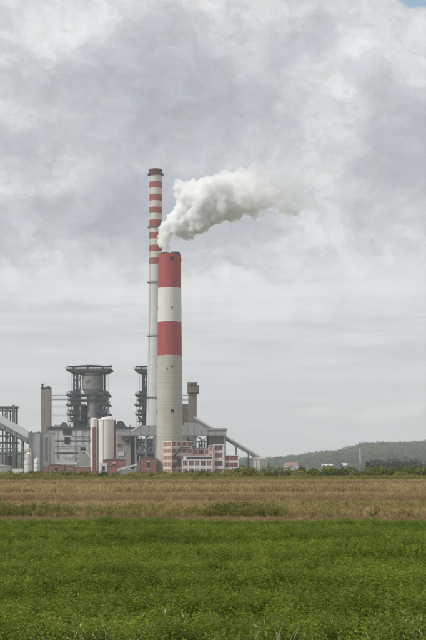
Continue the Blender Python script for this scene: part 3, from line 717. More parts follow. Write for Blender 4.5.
def transfer_tower():
    Y = 1078
    th = thing('transfer_tower', 'dark open steel trestle tower under the sloping coal conveyor', 'tower', (X(6, Y), Y, 0))
    cols = [-14, -4.5, 4.2, 8.8, 15]
    for px in cols:
        for dy in (-8, 8):
            if px == 15: top = 405.5
            else: top = 409.5
            mb = MB(); mb.beam((X(px, Y), Y + dy, 0), (X(px, Y), Y + dy, Z(top, Y)), 1.0 if px != 15 else 1.9); mb.build('column', M['mid_steel'], th)
    for py, x0, x1, h in ((407.6, -16, 16.4, 1.1), (410.6, -16, 16.4, .8), (436, -14, 15, .8), (442.5, -14, 17, .7), (448.8, -14, 17, .7), (454, -14, 19, .9)):
        for dy in (-8.6, 8.6):
            mb = MB(); mb.beam((X(x0, Y), Y + dy, Z(py, Y)), (X(x1, Y), Y + dy, Z(py, Y)), .6, h); mb.build('beam', M['mid_steel'], th)
    mb = MB(); pbox(mb, -16, 16.2, 406.5, 407.3, Y - 9, 18); mb.build('roof', M['gallery_side'], th)
    mb = MB(); pbox(mb, -16, 17, 442.6, 443.2, Y - 8, 16); mb.build('floor', M['dark_steel'], th)
    mb = MB(); pbox(mb, -16, 18, 453.2, 454, Y - 8, 16); mb.build('floor', M['dark_steel'], th)
    ybr = [407.6, 421, 436, 448.8, 460, 474]
    for k in range(len(cols) - 1):
        for j in range(len(ybr) - 1):
            for dy in (-8,):
                mb = MB(); p, q = (cols[k], cols[k + 1]) if (k + j) % 2 else (cols[k + 1], cols[k]); mb.beam((X(p, Y), Y + dy, Z(ybr[j], Y)), (X(q, Y), Y + dy, max(0, Z(ybr[j + 1], Y))), .45); mb.build('brace', M['mid_steel'], th)
    mb = MB(); pbox(mb, 5, 11, 456, 466, Y - 3, 8); mb.build('motor_house', M['brick_dark'], th)
    mb = MB(); pbox(mb, -13, -3, 436.5, 442.5, Y - 3, 8); mb.build('cabin', M['gallery_side'], th)
    mb = MB(); pbox(mb, -12, 3.8, 424, 430, Y - 4, 8); mb.build('chute_house', M['dark_steel'], th)
    th = thing('site_shed', 'low grey shed under the open steel trestle tower', 'shed', (X(8, 1040), 1040, 0))
    mb = MB(); pbox(mb, -10, 10, 466.5, 480, 1040, 10); mb.build('wall', M['hall_grey'], th)
    mb = MB(); mb.prism([(X(-10.6, 1040), Z(466.5, 1040)), (X(10.6, 1040), Z(466.5, 1040)), (X(10.6, 1040), Z(465.9, 1040)), (X(0, 1040), Z(464.6, 1040)), (X(-10.6, 1040), Z(465.9, 1040))], 1039.5, 1050.5); mb.build('roof', M['gallery'], th)
    mb = MB(); pbox(mb, 12, 23, 468.6, 480, 1038, .5)
    tag(mb.build('perimeter_wall', M['white_render']), 'short pale wall beside the larger white upright tank', 'wall')
transfer_tower()

# ------------------------------------------------------------------ flue-gas ducts between the chimney and the stacks
def ducts():
    Y = 1122
    th = thing('flue_gas_duct', 'large grey sheet-clad duct crossing behind the thick banded stack', 'duct', (X(171, Y), Y, 0))
    zb, zt = Z(435.4, Y), Z(425.2, Y)
    mb = MB(); mb.prism([(X(139.4, Y), zt), (X(130.2, Y), Z(431, Y)), (X(130.2, Y), zb), (X(184, Y), zb), (X(184, Y), zt)], Y, Y + 16); mb.build('west_duct', M['duct'], th)
    mb = MB(); mb.prism([(X(139.4, Y), zt + .06), (X(130.2, Y), Z(431, Y) + .06), (X(130.8, Y), Z(432, Y)), (X(132, Y), Z(432, Y)), (X(141, Y), zt - .5), (X(141, Y), zt + .06)], Y - .3, Y + 16.3); mb.build('bevelled_hood', M['duct_light'], th)
    mb = MB(); pbox(mb, 116.4, 130.1, 430.4, 435.4, Y + .5, 12); mb.build('branch_duct', M['duct'], th)
    mb = MB(); pbox(mb, 116.4, 130.3, 429.7, 430.4, Y, 13); mb.build('branch_lip', M['hall_grey'], th)
    mb = MB(); mb.prism([(X(184.2, Y), zb), (X(184.2, Y), Z(422.5, Y)), (X(198, Y), Z(423.2, Y)), (X(206, Y), Z(428.4, Y)), (X(226.4, Y), Z(429.4, Y)), (X(226.4, Y), zb)], Y, Y + 16); mb.build('east_duct', M['duct'], th)
    mb = MB(); pbox(mb, 207, 227.0, 428.2, 430.0, Y - .8, 17.5); mb.build('east_lip', M['hall_grey'], th)
    for px in (140, 148, 187, 194, 201, 208, 215, 221):
        mb = MB(); mb.box(X(px, Y) - .2, X(px, Y) + .2, Y - .25, Y - .01, zb, Z(429.6 if px > 200 else 426.0, Y)); mb.build('stiffener', M['hall_grey'], th)
    for px in (135.2, 145.6, 155, 186, 196, 206.5, 225):
        mb = MB(); mb.beam((X(px, Y), Y + 1.5, 0), (X(px, Y), Y + 1.5, zb), 1.0); mb.build('leg', M['blue_steel'], th)
        mb = MB(); mb.beam((X(px, Y), Y + 14, 0), (X(px, Y), Y + 14, zb), 1.0); mb.build('leg', M['blue_steel'], th)
    for a, b in ((135.2, 145.6), (145.6, 155), (186, 196), (196, 206.5)):
        for py in (441.5, 453.3):
            mb = MB(); mb.beam((X(a, Y), Y + 1.5, Z(py, Y)), (X(b, Y), Y + 1.5, Z(py, Y)), .5, .8); mb.build('beam', M['mid_steel'], th)
        mb = MB(); mb.beam((X(a, Y), Y + 1.5, Z(453, Y)), (X(b, Y), Y + 1.5, Z(441.5, Y)), .4); mb.build('brace', M['blue_steel'], th)
        mb = MB(); mb.beam((X(b, Y), Y + 1.5, Z(441.5, Y)), (X(a, Y), Y + 1.5, zb), .4); mb.build('brace', M['blue_steel'], th)
    rng = random.Random(12)
    th = thing('pipework', 'tangle of silver and blue pipes under the large grey duct, west of the thick stack', 'pipework', (X(146, Y), Y, 0), 0, 'pipework under the ducts')
    th_b = thing('pipework', 'tangle of silver and blue pipes under the duct, above the banded office block', 'pipework', (X(196, Y), Y, 0), 0, 'pipework under the ducts')
    for par, a, b, n in ((th, 136.5, 154.5, 18), (th_b, 185, 206, 18)):
        for i in range(n):
            px = rng.uniform(a, b); q = Y + rng.uniform(3, 13); z0 = rng.choice([0, Z(453, Y), Z(460, Y)]); z1 = rng.uniform(Z(448, Y), Z(436, Y)); d = rng.uniform(-3, 3)
            x1 = max(X(a, Y), min(X(b, Y), X(px, Y) + d))
            mb = MB(); mb.tube([(X(px, Y), q, z0), (X(px, Y), q, z1 - 1), ((X(px, Y) + x1) / 2, q, z1), (x1, q + .4, z1 + .2)], rng.uniform(.25, .85), 8)
            mb.build('pipe', M[rng.choice(['silver', 'silver', 'blue_steel', 'duct_light', 'dark_steel'])], par, True)
        for i in range(4):
            py = rng.uniform(437, 456); mb = MB(); q = Y + rng.uniform(3, 8); mb.tube([(X(a, Y), q, Z(py, Y)), (X(b, Y), q, Z(py, Y))], rng.uniform(.3, .6), 8); mb.build('pipe', M[rng.choice(['silver', 'mid_steel', 'dark_steel'])], par, True)
        for i in range(5):
            px = rng.uniform(a + 1, b - 2); py = rng.uniform(440, 456); w = rng.uniform(.8, 1.8); mb = MB(); pbox(mb, px, px + w * 1.2, py, py + w * 1.4, Y + rng.uniform(2.2, 5), 3); mb.build('pump_unit', M[rng.choice(['blue_steel', 'dark_steel', 'silver'])], par)
    Y = 1150
    th = thing('electrofilter_house', 'stained grey windowless block under the branch duct beside the white silo', 'building', (X(124, 1136), 1136, 0))
    mb = MB(); pbox(mb, 116.4, 130.6, 435.6, 480, 1136, 24); mb.build('wall', M['hall_grey'], th)
    mb = MB(); pbox(mb, 130.6, 135, 434, 480, 1140, 16); mb.build('shaft', M['dark_steel'], th)  # no real shaft: dark box standing in for the shaded gap
    for k, (a, b, c, d) in enumerate(((117.4, 122, 444, 447), (118, 124, 452, 456), (125, 129, 440, 443))):
        mb = MB(); pbox(mb, a, b, c, d, 1135.6, .39); mb.build('panel', M['duct_light' if k == 1 else 'mid_steel'], th)
    th = thing('electrofilter_house', 'grey windowless block under the stepped end of the duct, above the red-windowed offices', 'building', (X(217, 1136), 1136, 0))
    mb = MB(); pbox(mb, 209.2, 226, 435.6, 480, 1139, 20); mb.build('wall', M['hall_grey'], th)
    mb = MB(); pbox(mb, 206.9, 209.1, 435.6, 480, 1141, 16); mb.build('shaft', M['dark_steel'], th)
    th = thing('under_duct_shade_box', 'plain dark box added behind the ducts next to the thick stack to darken the gaps', 'building', (X(146, 1150), 1150, 0))  # added dark box: shade under the ducts put in as dark walls
    mb = MB(); pbox(mb, 131, 160, 439.5, 480, 1150, 8); mb.build('wall', M['dark_steel'], th)
    mb = MB(); pbox(mb, 130.6, 160.4, 438.8, 439.5, 1149.5, 9); mb.build('roof', M['mid_steel'], th)
    # twin dark rounded vent stacks on hall roof
    th = thing('roof_machinery', 'dark rounded ventilation unit on the hall roof just past the white silo', 'roof unit', (X(119, 1172), 1172, Z(427.2, 1168)))
    pts = [(X(120.3 + 4.6 * math.cos(math.pi * (1 - k / 8)), 1172), Z(427.2, 1168) + 6 * math.sin(math.pi * k / 8)) for k in range(9)]
    mb = MB(); mb.prism(pts, 1172, 1180); mb.build('hood', M['dark_steel'], th)
    mb = MB(); pbox(mb, 117.4, 119, 421.4, 424, 1174, 3); mb.build('stub', M['mid_steel'], th)
    # light mast with cross arm
    Y = 1060; th = thing('lamp_mast', 'T-shaped floodlight mast between the white silo and the brick sheds', 'light mast', (X(126, Y), Y, 0))
    mb = MB(); mb.tube([(X(126, Y), Y, 0), (X(126, Y), Y, Z(444.6, Y))], .45, 10); mb.build('pole', M['blue_steel'], th)
    mb = MB(); mb.beam((X(120.2, Y), Y, Z(446, Y)), (X(131, Y), Y, Z(446, Y)), .7, .8); arm = mb.build('cross_arm', M['blue_steel'], th)
    for px in (121, 124.6, 127.6, 130.4):
        mb = MB(); pbox(mb, px - .6, px + .6, 444.4, 445.6, Y - .4, .9); mb.build('floodlight', M['mid_steel'], th)
ducts()
# conveyor on the far side
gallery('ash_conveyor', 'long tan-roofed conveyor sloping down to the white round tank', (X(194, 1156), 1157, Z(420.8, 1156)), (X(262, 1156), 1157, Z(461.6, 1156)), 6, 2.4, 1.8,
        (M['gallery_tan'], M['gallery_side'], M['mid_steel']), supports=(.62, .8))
def tank_house():
    Y = 1150; s = Y / FPX; cx = X(258, Y)
    th = thing('round_tank', 'squat white round tank with tan roof at the conveyor foot', 'tank', (cx, Y - 8, 0))
    mb = MB(); mb.lathe(cx, Y - 8, [(8.2 * s, 0), (9.4 * s, Z(459.6, Y))], 40); mb.build('shell', M['tank_white'], th, True)
    mb = MB(); mb.lathe(cx, Y - 8, [(9.6 * s, Z(459.8, Y)), (9.6 * s, Z(459.0, Y)), (5 * s, Z(457.6, Y)), (2 * s, Z(457.2, Y))], 40); mb.build('roof', M['tank_roof'], th)
    for k in range(14):
        a = rad(-175 + 170 * k / 13); b = rad(-175 + 170 * (k + (.5 if k % 2 else -.5)) / 13)
        mb = MB(); mb.beam((cx + 8.28 * s * math.cos(a), Y - 8 + 8.28 * s * math.sin(a), 0), (cx + 9.45 * s * math.cos(b), Y - 8 + 9.45 * s * math.sin(b), Z(460, Y)), .22); mb.build('brace', M['tank_roof'], th)
    v = MB(); v.lathe(X(269, 1140), 1150, [(7.2 * s, 0), (3.5 * s, 4.0), (1.0 * s, 7.2)], 24)
    o = v.build('ash_heap', M['earth'], None, True); tag(o, 'grey-brown heap of ash beside the squat white tank', 'heap')
tank_house()

# ------------------------------------------------------------------ offices with red glazing
def window_mesh(w, h, nx, pane, frame):
    key = (round(w, 2), round(h, 2), nx, pane, frame)
    if key not in window_mesh.cache:
        a = MB(); a.box(0, w, .25, .32, 0, h)
        b = MB(); e = .14
        b.box(0, w, 0.02, .24, 0, e); b.box(0, w, .02, .24, h - e, h)
        for k in range(nx + 1):
            x = (w - e) * k / nx; b.box(x, x + e, .05, .24, e, h - e)
        res = []
        for mb, nm, mt in ((a, 'window', pane), (b, 'window_frame', frame)):
            o = mb.build(nm, M[mt]); me = o.data; bpy.data.objects.remove(o); res.append(me)
        window_mesh.cache[key] = res
    return window_mesh.cache[key]
window_mesh.cache = {}
WR = random.Random(77)
def put_window(th, loc, rz, w, h, nx=3, pane='glass_red', frame='pale_pink'):
    pane = 'glass_dark' if pane == 'glass_red' and WR.random() < .28 else pane
    a, b = window_mesh(w, h, nx, pane, frame)
    o = bpy.data.objects.new('window', a); COL.objects.link(o); o.parent = th; o.location = loc; o.rotation_euler = (0, 0, rz)
    f = bpy.data.objects.new('window_frame', b); COL.objects.link(f); f.parent = o
def block(label, x, y, rz, w, d, h, floors, cols, side_cols=1, wall='pale_pink', pane='glass_red', side_pane='glass_tan', win_h=.66, gap=.09, roof='white_render', first=0):
    """local frame: front face along +x at y=0, depth +y, glazing set back between piers and spandrel bands"""
    th = thing('office_block', label, 'building', (x, y, 0), rz, 'office blocks below the thick stack')
    mb = MB(); mb.box(.05, w - .05, .33, d - .05, 0, h); mb.build('core', M[wall], th, local=True)
    fh = h / floors
    mb = MB(); mb.box(-.25, w + .25, -.25, d + .2, h, h + .7); mb.build('roof_parapet', M[roof], th, local=True)
    for k in range(floors):
        z0 = k * fh; zs = z0 + fh * (1 - win_h)
        mb = MB(); mb.box(0, w, 0, .329, z0, zs); mb.build('spandrel', M[wall], th, local=True)
        mb = MB(); mb.box(-.3, .045, 0, d, z0, zs); mb.build('spandrel', M[wall], th, local=True)
        bw = w / cols
        for c in range(cols + 1):
            xa = max(0, c * bw - bw * gap); xb = min(w, c * bw + bw * gap)
            mb = MB(); mb.box(xa, xb, .004, .325, zs, z0 + fh); mb.build('pier', M[wall], th, local=True)
        for c in range(cols):
            if k < first: continue
            put_window(th, (c * bw + bw * gap, .004, zs), 0, bw * (1 - 2 * gap), fh * win_h, 3, pane, wall)
        sw = d / side_cols
        for c in range(side_cols + 1):
            ya = max(0, c * sw - sw * .07); yb = min(d, c * sw + sw * .07)
            mb = MB(); mb.box(-.296, .04, ya, yb, zs, z0 + fh); mb.build('pier', M[wall], th, local=True)
        for c in range(side_cols):
            put_window(th, (-.296, (c + 1) * sw - sw * .07, zs), rad(-90), sw * .86, fh * win_h, 3, side_pane, wall)
    return th
def offices():
    Y = 1000; k = Y / FPX
    rz = rad(20)
    x = X(171.8, Y)
    A = block('five-storey block with an outside zigzag stair at the foot of the thick stack', x, Y, 0, 22.4 * k, 17.5, Z(441.6, Y), 5, 4, 2, first=0)
    # the block is turned so that its west face shows
    A.rotation_euler = (0, 0, rad(24)); 
    # outside stair
    zg = [Z(v, Y) for v in (447.4, 456, 460.6, 467.5)]; xs = [10.5 * k, 1.6 * k, 8 * k, 1.5 * k]
    for (xa, za), (xb, zb) in zip(list(zip(xs, zg)), list(zip(xs, zg))[1:]):
        mb = MB(); mb.beam((xa, -1.3, za), (xb, -1.3, zb), 1.5, .9); fl = mb.build('stair_flight', M['dark_steel'], A, local=True)
        mb = MB(); mb.beam((xa, -2.0, za + 1.2), (xb, -2.0, zb + 1.2), .12, .25); mb.build('handrail', M['dark_steel'], fl, local=True)
    for xa, za in zip(xs, zg):
        mb = MB(); mb.box(xa - 1.2, xa + 1.2, -2.2, -.3, za - .3, za + .1); mb.build('landing', M['dark_steel'], A, local=True)
    mb = MB(); mb.box(xs[0], 19 * k, -2, -.3, zg[0] - .3, zg[0]); mb.build('landing', M['dark_steel'], A, local=True)
    block('middle office block with three windows in its top row, behind the low white offices', X(192.6, 1012), 1012, 0, 17.5 * 1012 / FPX, 14, Z(449.6, 1012), 4, 3, 1)
    C = block('low white office building with a dark ribbon window, in front of the offices', X(182.4, 980), 980, 0, 29.6 * 980 / FPX, 12, Z(460.4, 980), 2, 5, 1, wall='white_render', side_pane='glass_red')
    mb = MB(); w = 29.6 * 980 / FPX; h = Z(460.4, 980)
    mb.box(.6, w + .8, 2, 11, h + .71, h + 3.0); up = mb.build('upper_storey', M['white_render'], C, local=True)
    mb = MB(); mb.box(3, w, 1.85, 1.99, h + 1.0, h + 2.3); mb.build('ribbon_window', M['navy'], up, local=True)
    mb = MB(); mb.box(.3, w + 1.1, 1.7, 11.4, h + 3.01, h + 3.6); mb.build('upper_roof', M['white_render'], up, local=True)
    block('narrow four-storey block with wide dark red windows beside the middle offices', X(213.4, 1006), 1006, 0, 10.9 * 1006 / FPX, 13, Z(445.2, 1006), 4, 1, 1, wall='white_render', gap=.14)
    block('low end block with one long dark red window per floor', X(224.5, 1008), 1008, 0, 14.4 * 1008 / FPX, 12, Z(456, 1008), 3, 1, 1, wall='white_render', gap=.06)
    block('pale tan corner bay joining the middle offices to the narrow block', X(208.6, 1004), 1004, 0, 4.6 * 1004 / FPX, 8, Z(446.2, 1004), 4, 1, 1, wall='pale_pink', pane='glass_tan', gap=.2)
offices()

# ------------------------------------------------------------------ low brick sheds and walls along the front
def shed(label, px0, px1, py0, Y, d, wall='brick', roof='brick_dark', pitch=0.0, doors=0, cat='shed', name='brick_shed', group=None):
    th = thing(name, label, cat, (X((px0 + px1) / 2, Y), Y, 0), 0, group)
    h = Z(py0, Y); x0, x1 = X(px0, Y), X(px1, Y)
    mb = MB(); mb.box(x0, x1, Y, Y + d, 0, h); mb.build('wall', M[wall], th)
    mb = MB()
    if pitch: mb.prism([(x0 - .4, h + .002), (x1 + .4, h + .002), (x1 + .4, h + .3), ((x0 + x1) / 2, h + pitch), (x0 - .4, h + .3)], Y - .4, Y + d + .4)
    else: mb.box(x0 - .3, x1 + .3, Y - .3, Y + d + .3, h + .002, h + .5)
    mb.build('roof', M[roof], th)
    for k in range(doors):
        x = x0 + (x1 - x0) * (k + .5) / doors
        mb = MB(); w = min(1.2, (x1 - x0) / doors * .3); mb.box(x - w, x + w, Y - .12, Y - .01, h * .45, h * .8); wd = mb.build('window', M['navy'], th)
        mb = MB(); mb.box(x - w - .15, x + w + .15, Y - .2, Y - .005, h * .8, h * .84); mb.box(x - w - .15, x + w + .15, Y - .25, Y - .005, h * .42, h * .45); mb.build('window_trim', M['white_render'], wd)
    return th
G = 'low brick sheds in front of the plant'
shed('small red brick shed beside the smaller white upright tank', 43.2, 48, 467.2, 1030, 7, group=G)
shed('long red brick shed with low pitch below the grey hall', 48.4, 64, 465.2, 1045, 9, pitch=1.0, doors=1, group=G)
shed('flat red brick shed between the long brick shed and white-topped wall', 65.2, 74.2, 466.3, 1042, 8, group=G)
shed('low brick building with broad white parapet in front of the arched shed', 75.2, 90.4, 467.4, 1036, 8, roof='white_render', group=G)
shed('wide brick shed with dark curved roof at the foot of the white silo', 103, 125.4, 460.2, 1064, 11, pitch=1.7, doors=1, group=G)
shed('squat brick porch in front of the wide brick shed', 107.2, 116.8, 466.2, 1050, 8, group=G)
shed('small white kiosk leaning against the white silo foot', 99.8, 106.8, 463.8, 1052, 6, wall='white_render', roof='white_render', doors=1, name='kiosk', cat='kiosk')
shed('tall brick shed under the grey duct next to the thick stack', 140.6, 156, 458.6, 1058, 12, pitch=1.2, doors=1, group=G)
shed('narrow brick lean-to on the side of the tall brick shed', 137.2, 140.3, 461.5, 1060, 9, group=G)
def ramp():
    Y = 1046; th = thing('pipe_ramp', 'pale sloping pipe ramp rising from the brick porch to the tall brick shed', 'pipe bridge', (X(127, Y), Y, 0))
    mb = MB(); mb.beam((X(117.4, Y), Y, Z(469.8, Y)), (X(137, Y), Y, Z(464.6, Y)), 2.4, 1.3); mb.build('pipe_trough', M['duct_light'], th)
    for px, py in ((120, 469.3), (126, 467.7), (132, 466.1), (136, 465)):
        mb = MB(); mb.beam((X(px, Y), Y, 0), (X(px, Y), Y, Z(py, Y)), .5); mb.build('leg', M['mid_steel'], th)
    shed('pale low warehouse under the pipe ramp in front of the brick sheds', 117.6, 136.6, 470.2, 1050, 8, wall='hall_grey', roof='duct_light', name='warehouse', cat='building')
ramp()

# ------------------------------------------------------------------ distant houses and mast
def house(label, px0, px1, pye, pyr, Y, wall, roof):
    xc = X((px0 + px1) / 2, Y); zg = hill_z(xc, Y) - .8
    th = thing('farm_house', label, 'house', (xc, Y, zg), 0)
    x0, x1 = X(px0, Y), X(px1, Y); d = 11; h = Z(pye, Y)
    mb = MB(); mb.box(x0 + .6, x1 - .6, Y, Y + d, zg, h); mb.build('wall', M[wall], th)
    zr = Z(pyr, Y); v = [(x0, Y - .6, h), (x1, Y - .6, h), (x1, Y + d + .6, h), (x0, Y + d + .6, h), (x0 + 2.5, Y + d / 2, zr), (x1 - 2.5, Y + d / 2, zr)]
    mb = MB(); mb.add(v, [(0, 1, 5, 4), (2, 3, 4, 5), (1, 2, 5), (3, 0, 4), (0, 3, 2, 1)]); rf = mb.build('roof', M[roof], th)
    mb = MB(); mb.box(x0 + 5, x0 + 6, Y + d / 2 - .5, Y + d / 2 + .5, h, zr + 1); mb.build('chimney', M['brick'], rf)
    n = int((x1 - x0) / 4)
    for k in range(n):
        x = x0 + (x1 - x0) * (k + .5) / n; mb = MB(); mb.box(x - .7, x + .7, Y - .1, Y - .005, h - 2.6, h - 1.1); mb.build('window', M['navy'], th)
house('long house with pinkish-red roof beyond the ash heap', 283.6, 298.4, 465.2, 462.6, 3000, 'white_render', 'roof_red')
house('white-roofed long farm building below the wooded hill', 321.6, 334, 465.6, 463.8, 3030, 'white_render', 'duct_light')
house('small white gabled house below the wooded hill, last of the houses', 341, 348.5, 465.6, 463.2, 2985, 'white_render', 'duct_light')
def mast():
    Y = 3080; z0 = max(0, hill_z(X(360, Y), Y)); zt = Z(448, Y); x = X(360, Y)
    th = thing('lattice_pylon', 'thin pale lattice pylon standing before the wooded hill', 'pylon', (x, Y, z0))
    for sx in (-1, 1):
        for sy in (-1, 1): mb = MB(); mb.beam((x + 2.6 * sx, Y + 2.6 * sy, z0 - 1), (x + .4 * sx, Y + .4 * sy, zt), .45); mb.build('leg', M['silver'], th)
    mb = MB(); n = 12
    for k in range(n):
        a, b = k / n, (k + 1) / n; wa, wb = 2.6 - 2.2 * a, 2.6 - 2.2 * b; za, zb = z0 + (zt - z0) * a, z0 + (zt - z0) * b
        for s_ in (-1, 1): mb.beam((x - wa * s_, Y - wa, za), (x + wb * s_, Y - wb, zb), .3)
    mb.build('lattice', M['silver'], th)
    for f in (.78, .88, .97):
        mb = MB(); z = z0 + (zt - z0) * f; mb.beam((x - 4, Y, z), (x + 4, Y, z), .5); mb.build('cross_arm', M['silver'], th)
mast()

# ------------------------------------------------------------------ vegetation
VM = dict(
    crop=veg('crop_leaf', (.066, .120, .008), (.150, .215, .016), (.27, .33, .035), .28, .42),
    green=veg('weed_green', (.10, .115, .02), (.205, .205, .045), (.34, .31, .095), .25),
    weed=veg('weed_dark_green', (.065, .09, .014), (.145, .165, .032), (.28, .27, .075), .25),
    olive=veg('olive_grass', (.12, .13, .025), (.225, .215, .05), (.36, .32, .10), .08),
    straw=veg('straw_grass', (.26, .17, .07), (.41, .295, .135), (.56, .43, .22), .10),
    brown=veg('brown_grass', (.19, .12, .055), (.31, .21, .105), (.44, .32, .175), .08),
    pale=veg('pale_blade', (.30, .29, .13), (.42, .40, .20), (.50, .48, .28), .5),
    shrub=veg('shrub_leaf', (.035, .065, .012), (.085, .125, .025), (.20, .22, .055), .12),
    shrub_y=veg('shrub_leaf_yellow', (.13, .135, .03), (.25, .23, .06), (.36, .31, .11), .12),
    tree=veg('tree_leaf', (.04, .06, .03), (.10, .125, .058), (.18, .20, .09), .05),
    dark_tree=veg('dark_tree_leaf', (.018, .030, .013), (.032, .048, .019), (.05, .065, .025), .2),
    bark=surf('bark', (.12, .09, .065), .9, .25, .8),
)
def leafmesh(name, verts, faces, mat):
    me = bpy.data.meshes.new(name); me.from_pydata(verts, [], faces); me.materials.append(mat); return me
def quad_leaf(v, f, p, n, up, l, w):
    """a kite-shaped leaf at p, lying across n"""
    n = n.normalized(); a = up - n * up.dot(n)
    a = a.normalized() if a.length > 1e-4 else n.orthogonal().normalized(); b = n.cross(a)
    k = len(v); v += [tuple(p), tuple(p + a * l * .5 + b * w * .5), tuple(p + a * l), tuple(p + a * l * .5 - b * w * .5)]; f.append((k, k + 1, k + 2, k + 3))
def rv(r): return Vector((r.gauss(0, 1), r.gauss(0, 1), r.gauss(0, 1)))
def clover_tuft(seed):
    r = random.Random(seed); v = []; f = []
    for st in range(17):
        a = r.uniform(0, 6.28); q = r.random() ** .5 * .13; base = Vector((q * math.cos(a), q * math.sin(a), 0))
        top = base + Vector((r.gauss(0, .05), r.gauss(0, .05), r.uniform(.20, .36)))
        k = len(v); w = .003; v += [tuple(base + Vector((w, 0, 0))), tuple(base - Vector((w, 0, 0))), tuple(top)]; f.append((k, k + 1, k + 2))
        for j in range(5):
            u = .45 + .55 * (j + r.random()) / 5; c = base.lerp(top, min(1, u)) + Vector((r.gauss(0, .012), r.gauss(0, .012), 0))
            h = r.uniform(0, 6.28)
            for t in range(3):
                an = h + t * 2.09 + r.gauss(0, .25); d = Vector((math.cos(an), math.sin(an), r.uniform(-.1, .75)))
                quad_leaf(v, f, c, Vector((r.gauss(0, .45), r.gauss(0, .45), 1)), d, r.uniform(.020, .034), r.uniform(.012, .019))
    return v, f
def grass_tuft(seed, n, h, spread, w, heads=0.3, lean=.25):
    r = random.Random(seed); v = []; f = []
    for i in range(n):
        a = r.uniform(0, 6.28); q = r.random() ** .6 * spread; b = Vector((q * math.cos(a), q * math.sin(a), 0))
        L = h * r.uniform(.45, 1.05); d = Vector((r.gauss(0, lean), r.gauss(0, lean), 1)).normalized(); s = Vector((math.cos(a + 1.3), math.sin(a + 1.3), 0)) * w * r.uniform(.6, 1.2)
        m = b + d * L * .55; t = b + d * L + Vector((r.gauss(0, lean), r.gauss(0, lean), -.25 * r.random())) * L * .4
        k = len(v); v += [tuple(b - s * .5), tuple(b + s * .5), tuple(m + s * .4), tuple(m - s * .4), tuple(t)]; f += [(k, k + 1, k + 2, k + 3), (k + 3, k + 2, k + 4)]
        if r.random() < heads: quad_leaf(v, f, t, rv(r), d + rv(r) * .2, L * .10, w * 1.7)
    return v, f
def weed_tuft(seed, h, spread, n, leaf):
    r = random.Random(seed); v = []; f = []
    for i in range(n):
        a = r.uniform(0, 6.28); q = r.random() ** .5 * spread; b = Vector((q * math.cos(a), q * math.sin(a), 0)); L = h * r.uniform(.5, 1.1)
        t = b + Vector((r.gauss(0, .15) * L, r.gauss(0, .15) * L, L))
        k = len(v); v += [tuple(b + Vector((.008, 0, 0))), tuple(b - Vector((.008, 0, 0))), tuple(t)]; f.append((k, k + 1, k + 2))
        for j in range(9):
            c = b.lerp(t, .2 + .8 * r.random()); quad_leaf(v, f, c, rv(r) + Vector((0, 0, 1)), rv(r) + Vector((0, 0, .4)), leaf * r.uniform(.6, 1.3), leaf * r.uniform(.3, .55))
    return v, f
def proto(name, gens, mat):
    c = bpy.data.collections.new(name)
    for i, (v, f) in enumerate(gens):
        o = bpy.data.objects.new(name, leafmesh(name, v, f, mat)); c.objects.link(o)
    return c
P_crop = proto('clover_plant', [clover_tuft(s) for s in range(5)], VM['crop'])
P_blade = proto('pale_grass', [grass_tuft(40 + s, 5, .52, .05, .007, .6, .3) for s in range(4)], VM['pale'])
P_straw = proto('straw_tuft', [grass_tuft(50 + s, 34, .5, .25, .022) for s in range(4)], VM['straw'])
P_brown = proto('brown_tuft', [grass_tuft(60 + s, 34, .40, .28, .022, .4, .35) for s in range(4)], VM['brown'])
P_olive = proto('olive_tuft', [grass_tuft(70 + s, 36, .9, .5, .05) for s in range(4)], VM['olive'])
P_green = proto('weed_tuft', [weed_tuft(80 + s, .62, .30, 14, .10) for s in range(4)], VM['green'])
P_weed = proto('dark_weed', [weed_tuft(120 + s, .62, .30, 16, .09) for s in range(4)], VM['weed'])
P_strawfar = proto('straw_far', [grass_tuft(90 + s, 30, .7, .6, .06) for s in range(4)], VM['straw'])
P_brownfar = proto('brown_far', [grass_tuft(95 + s, 30, .5, .6, .06, .4, .4) for s in range(4)], VM['brown'])

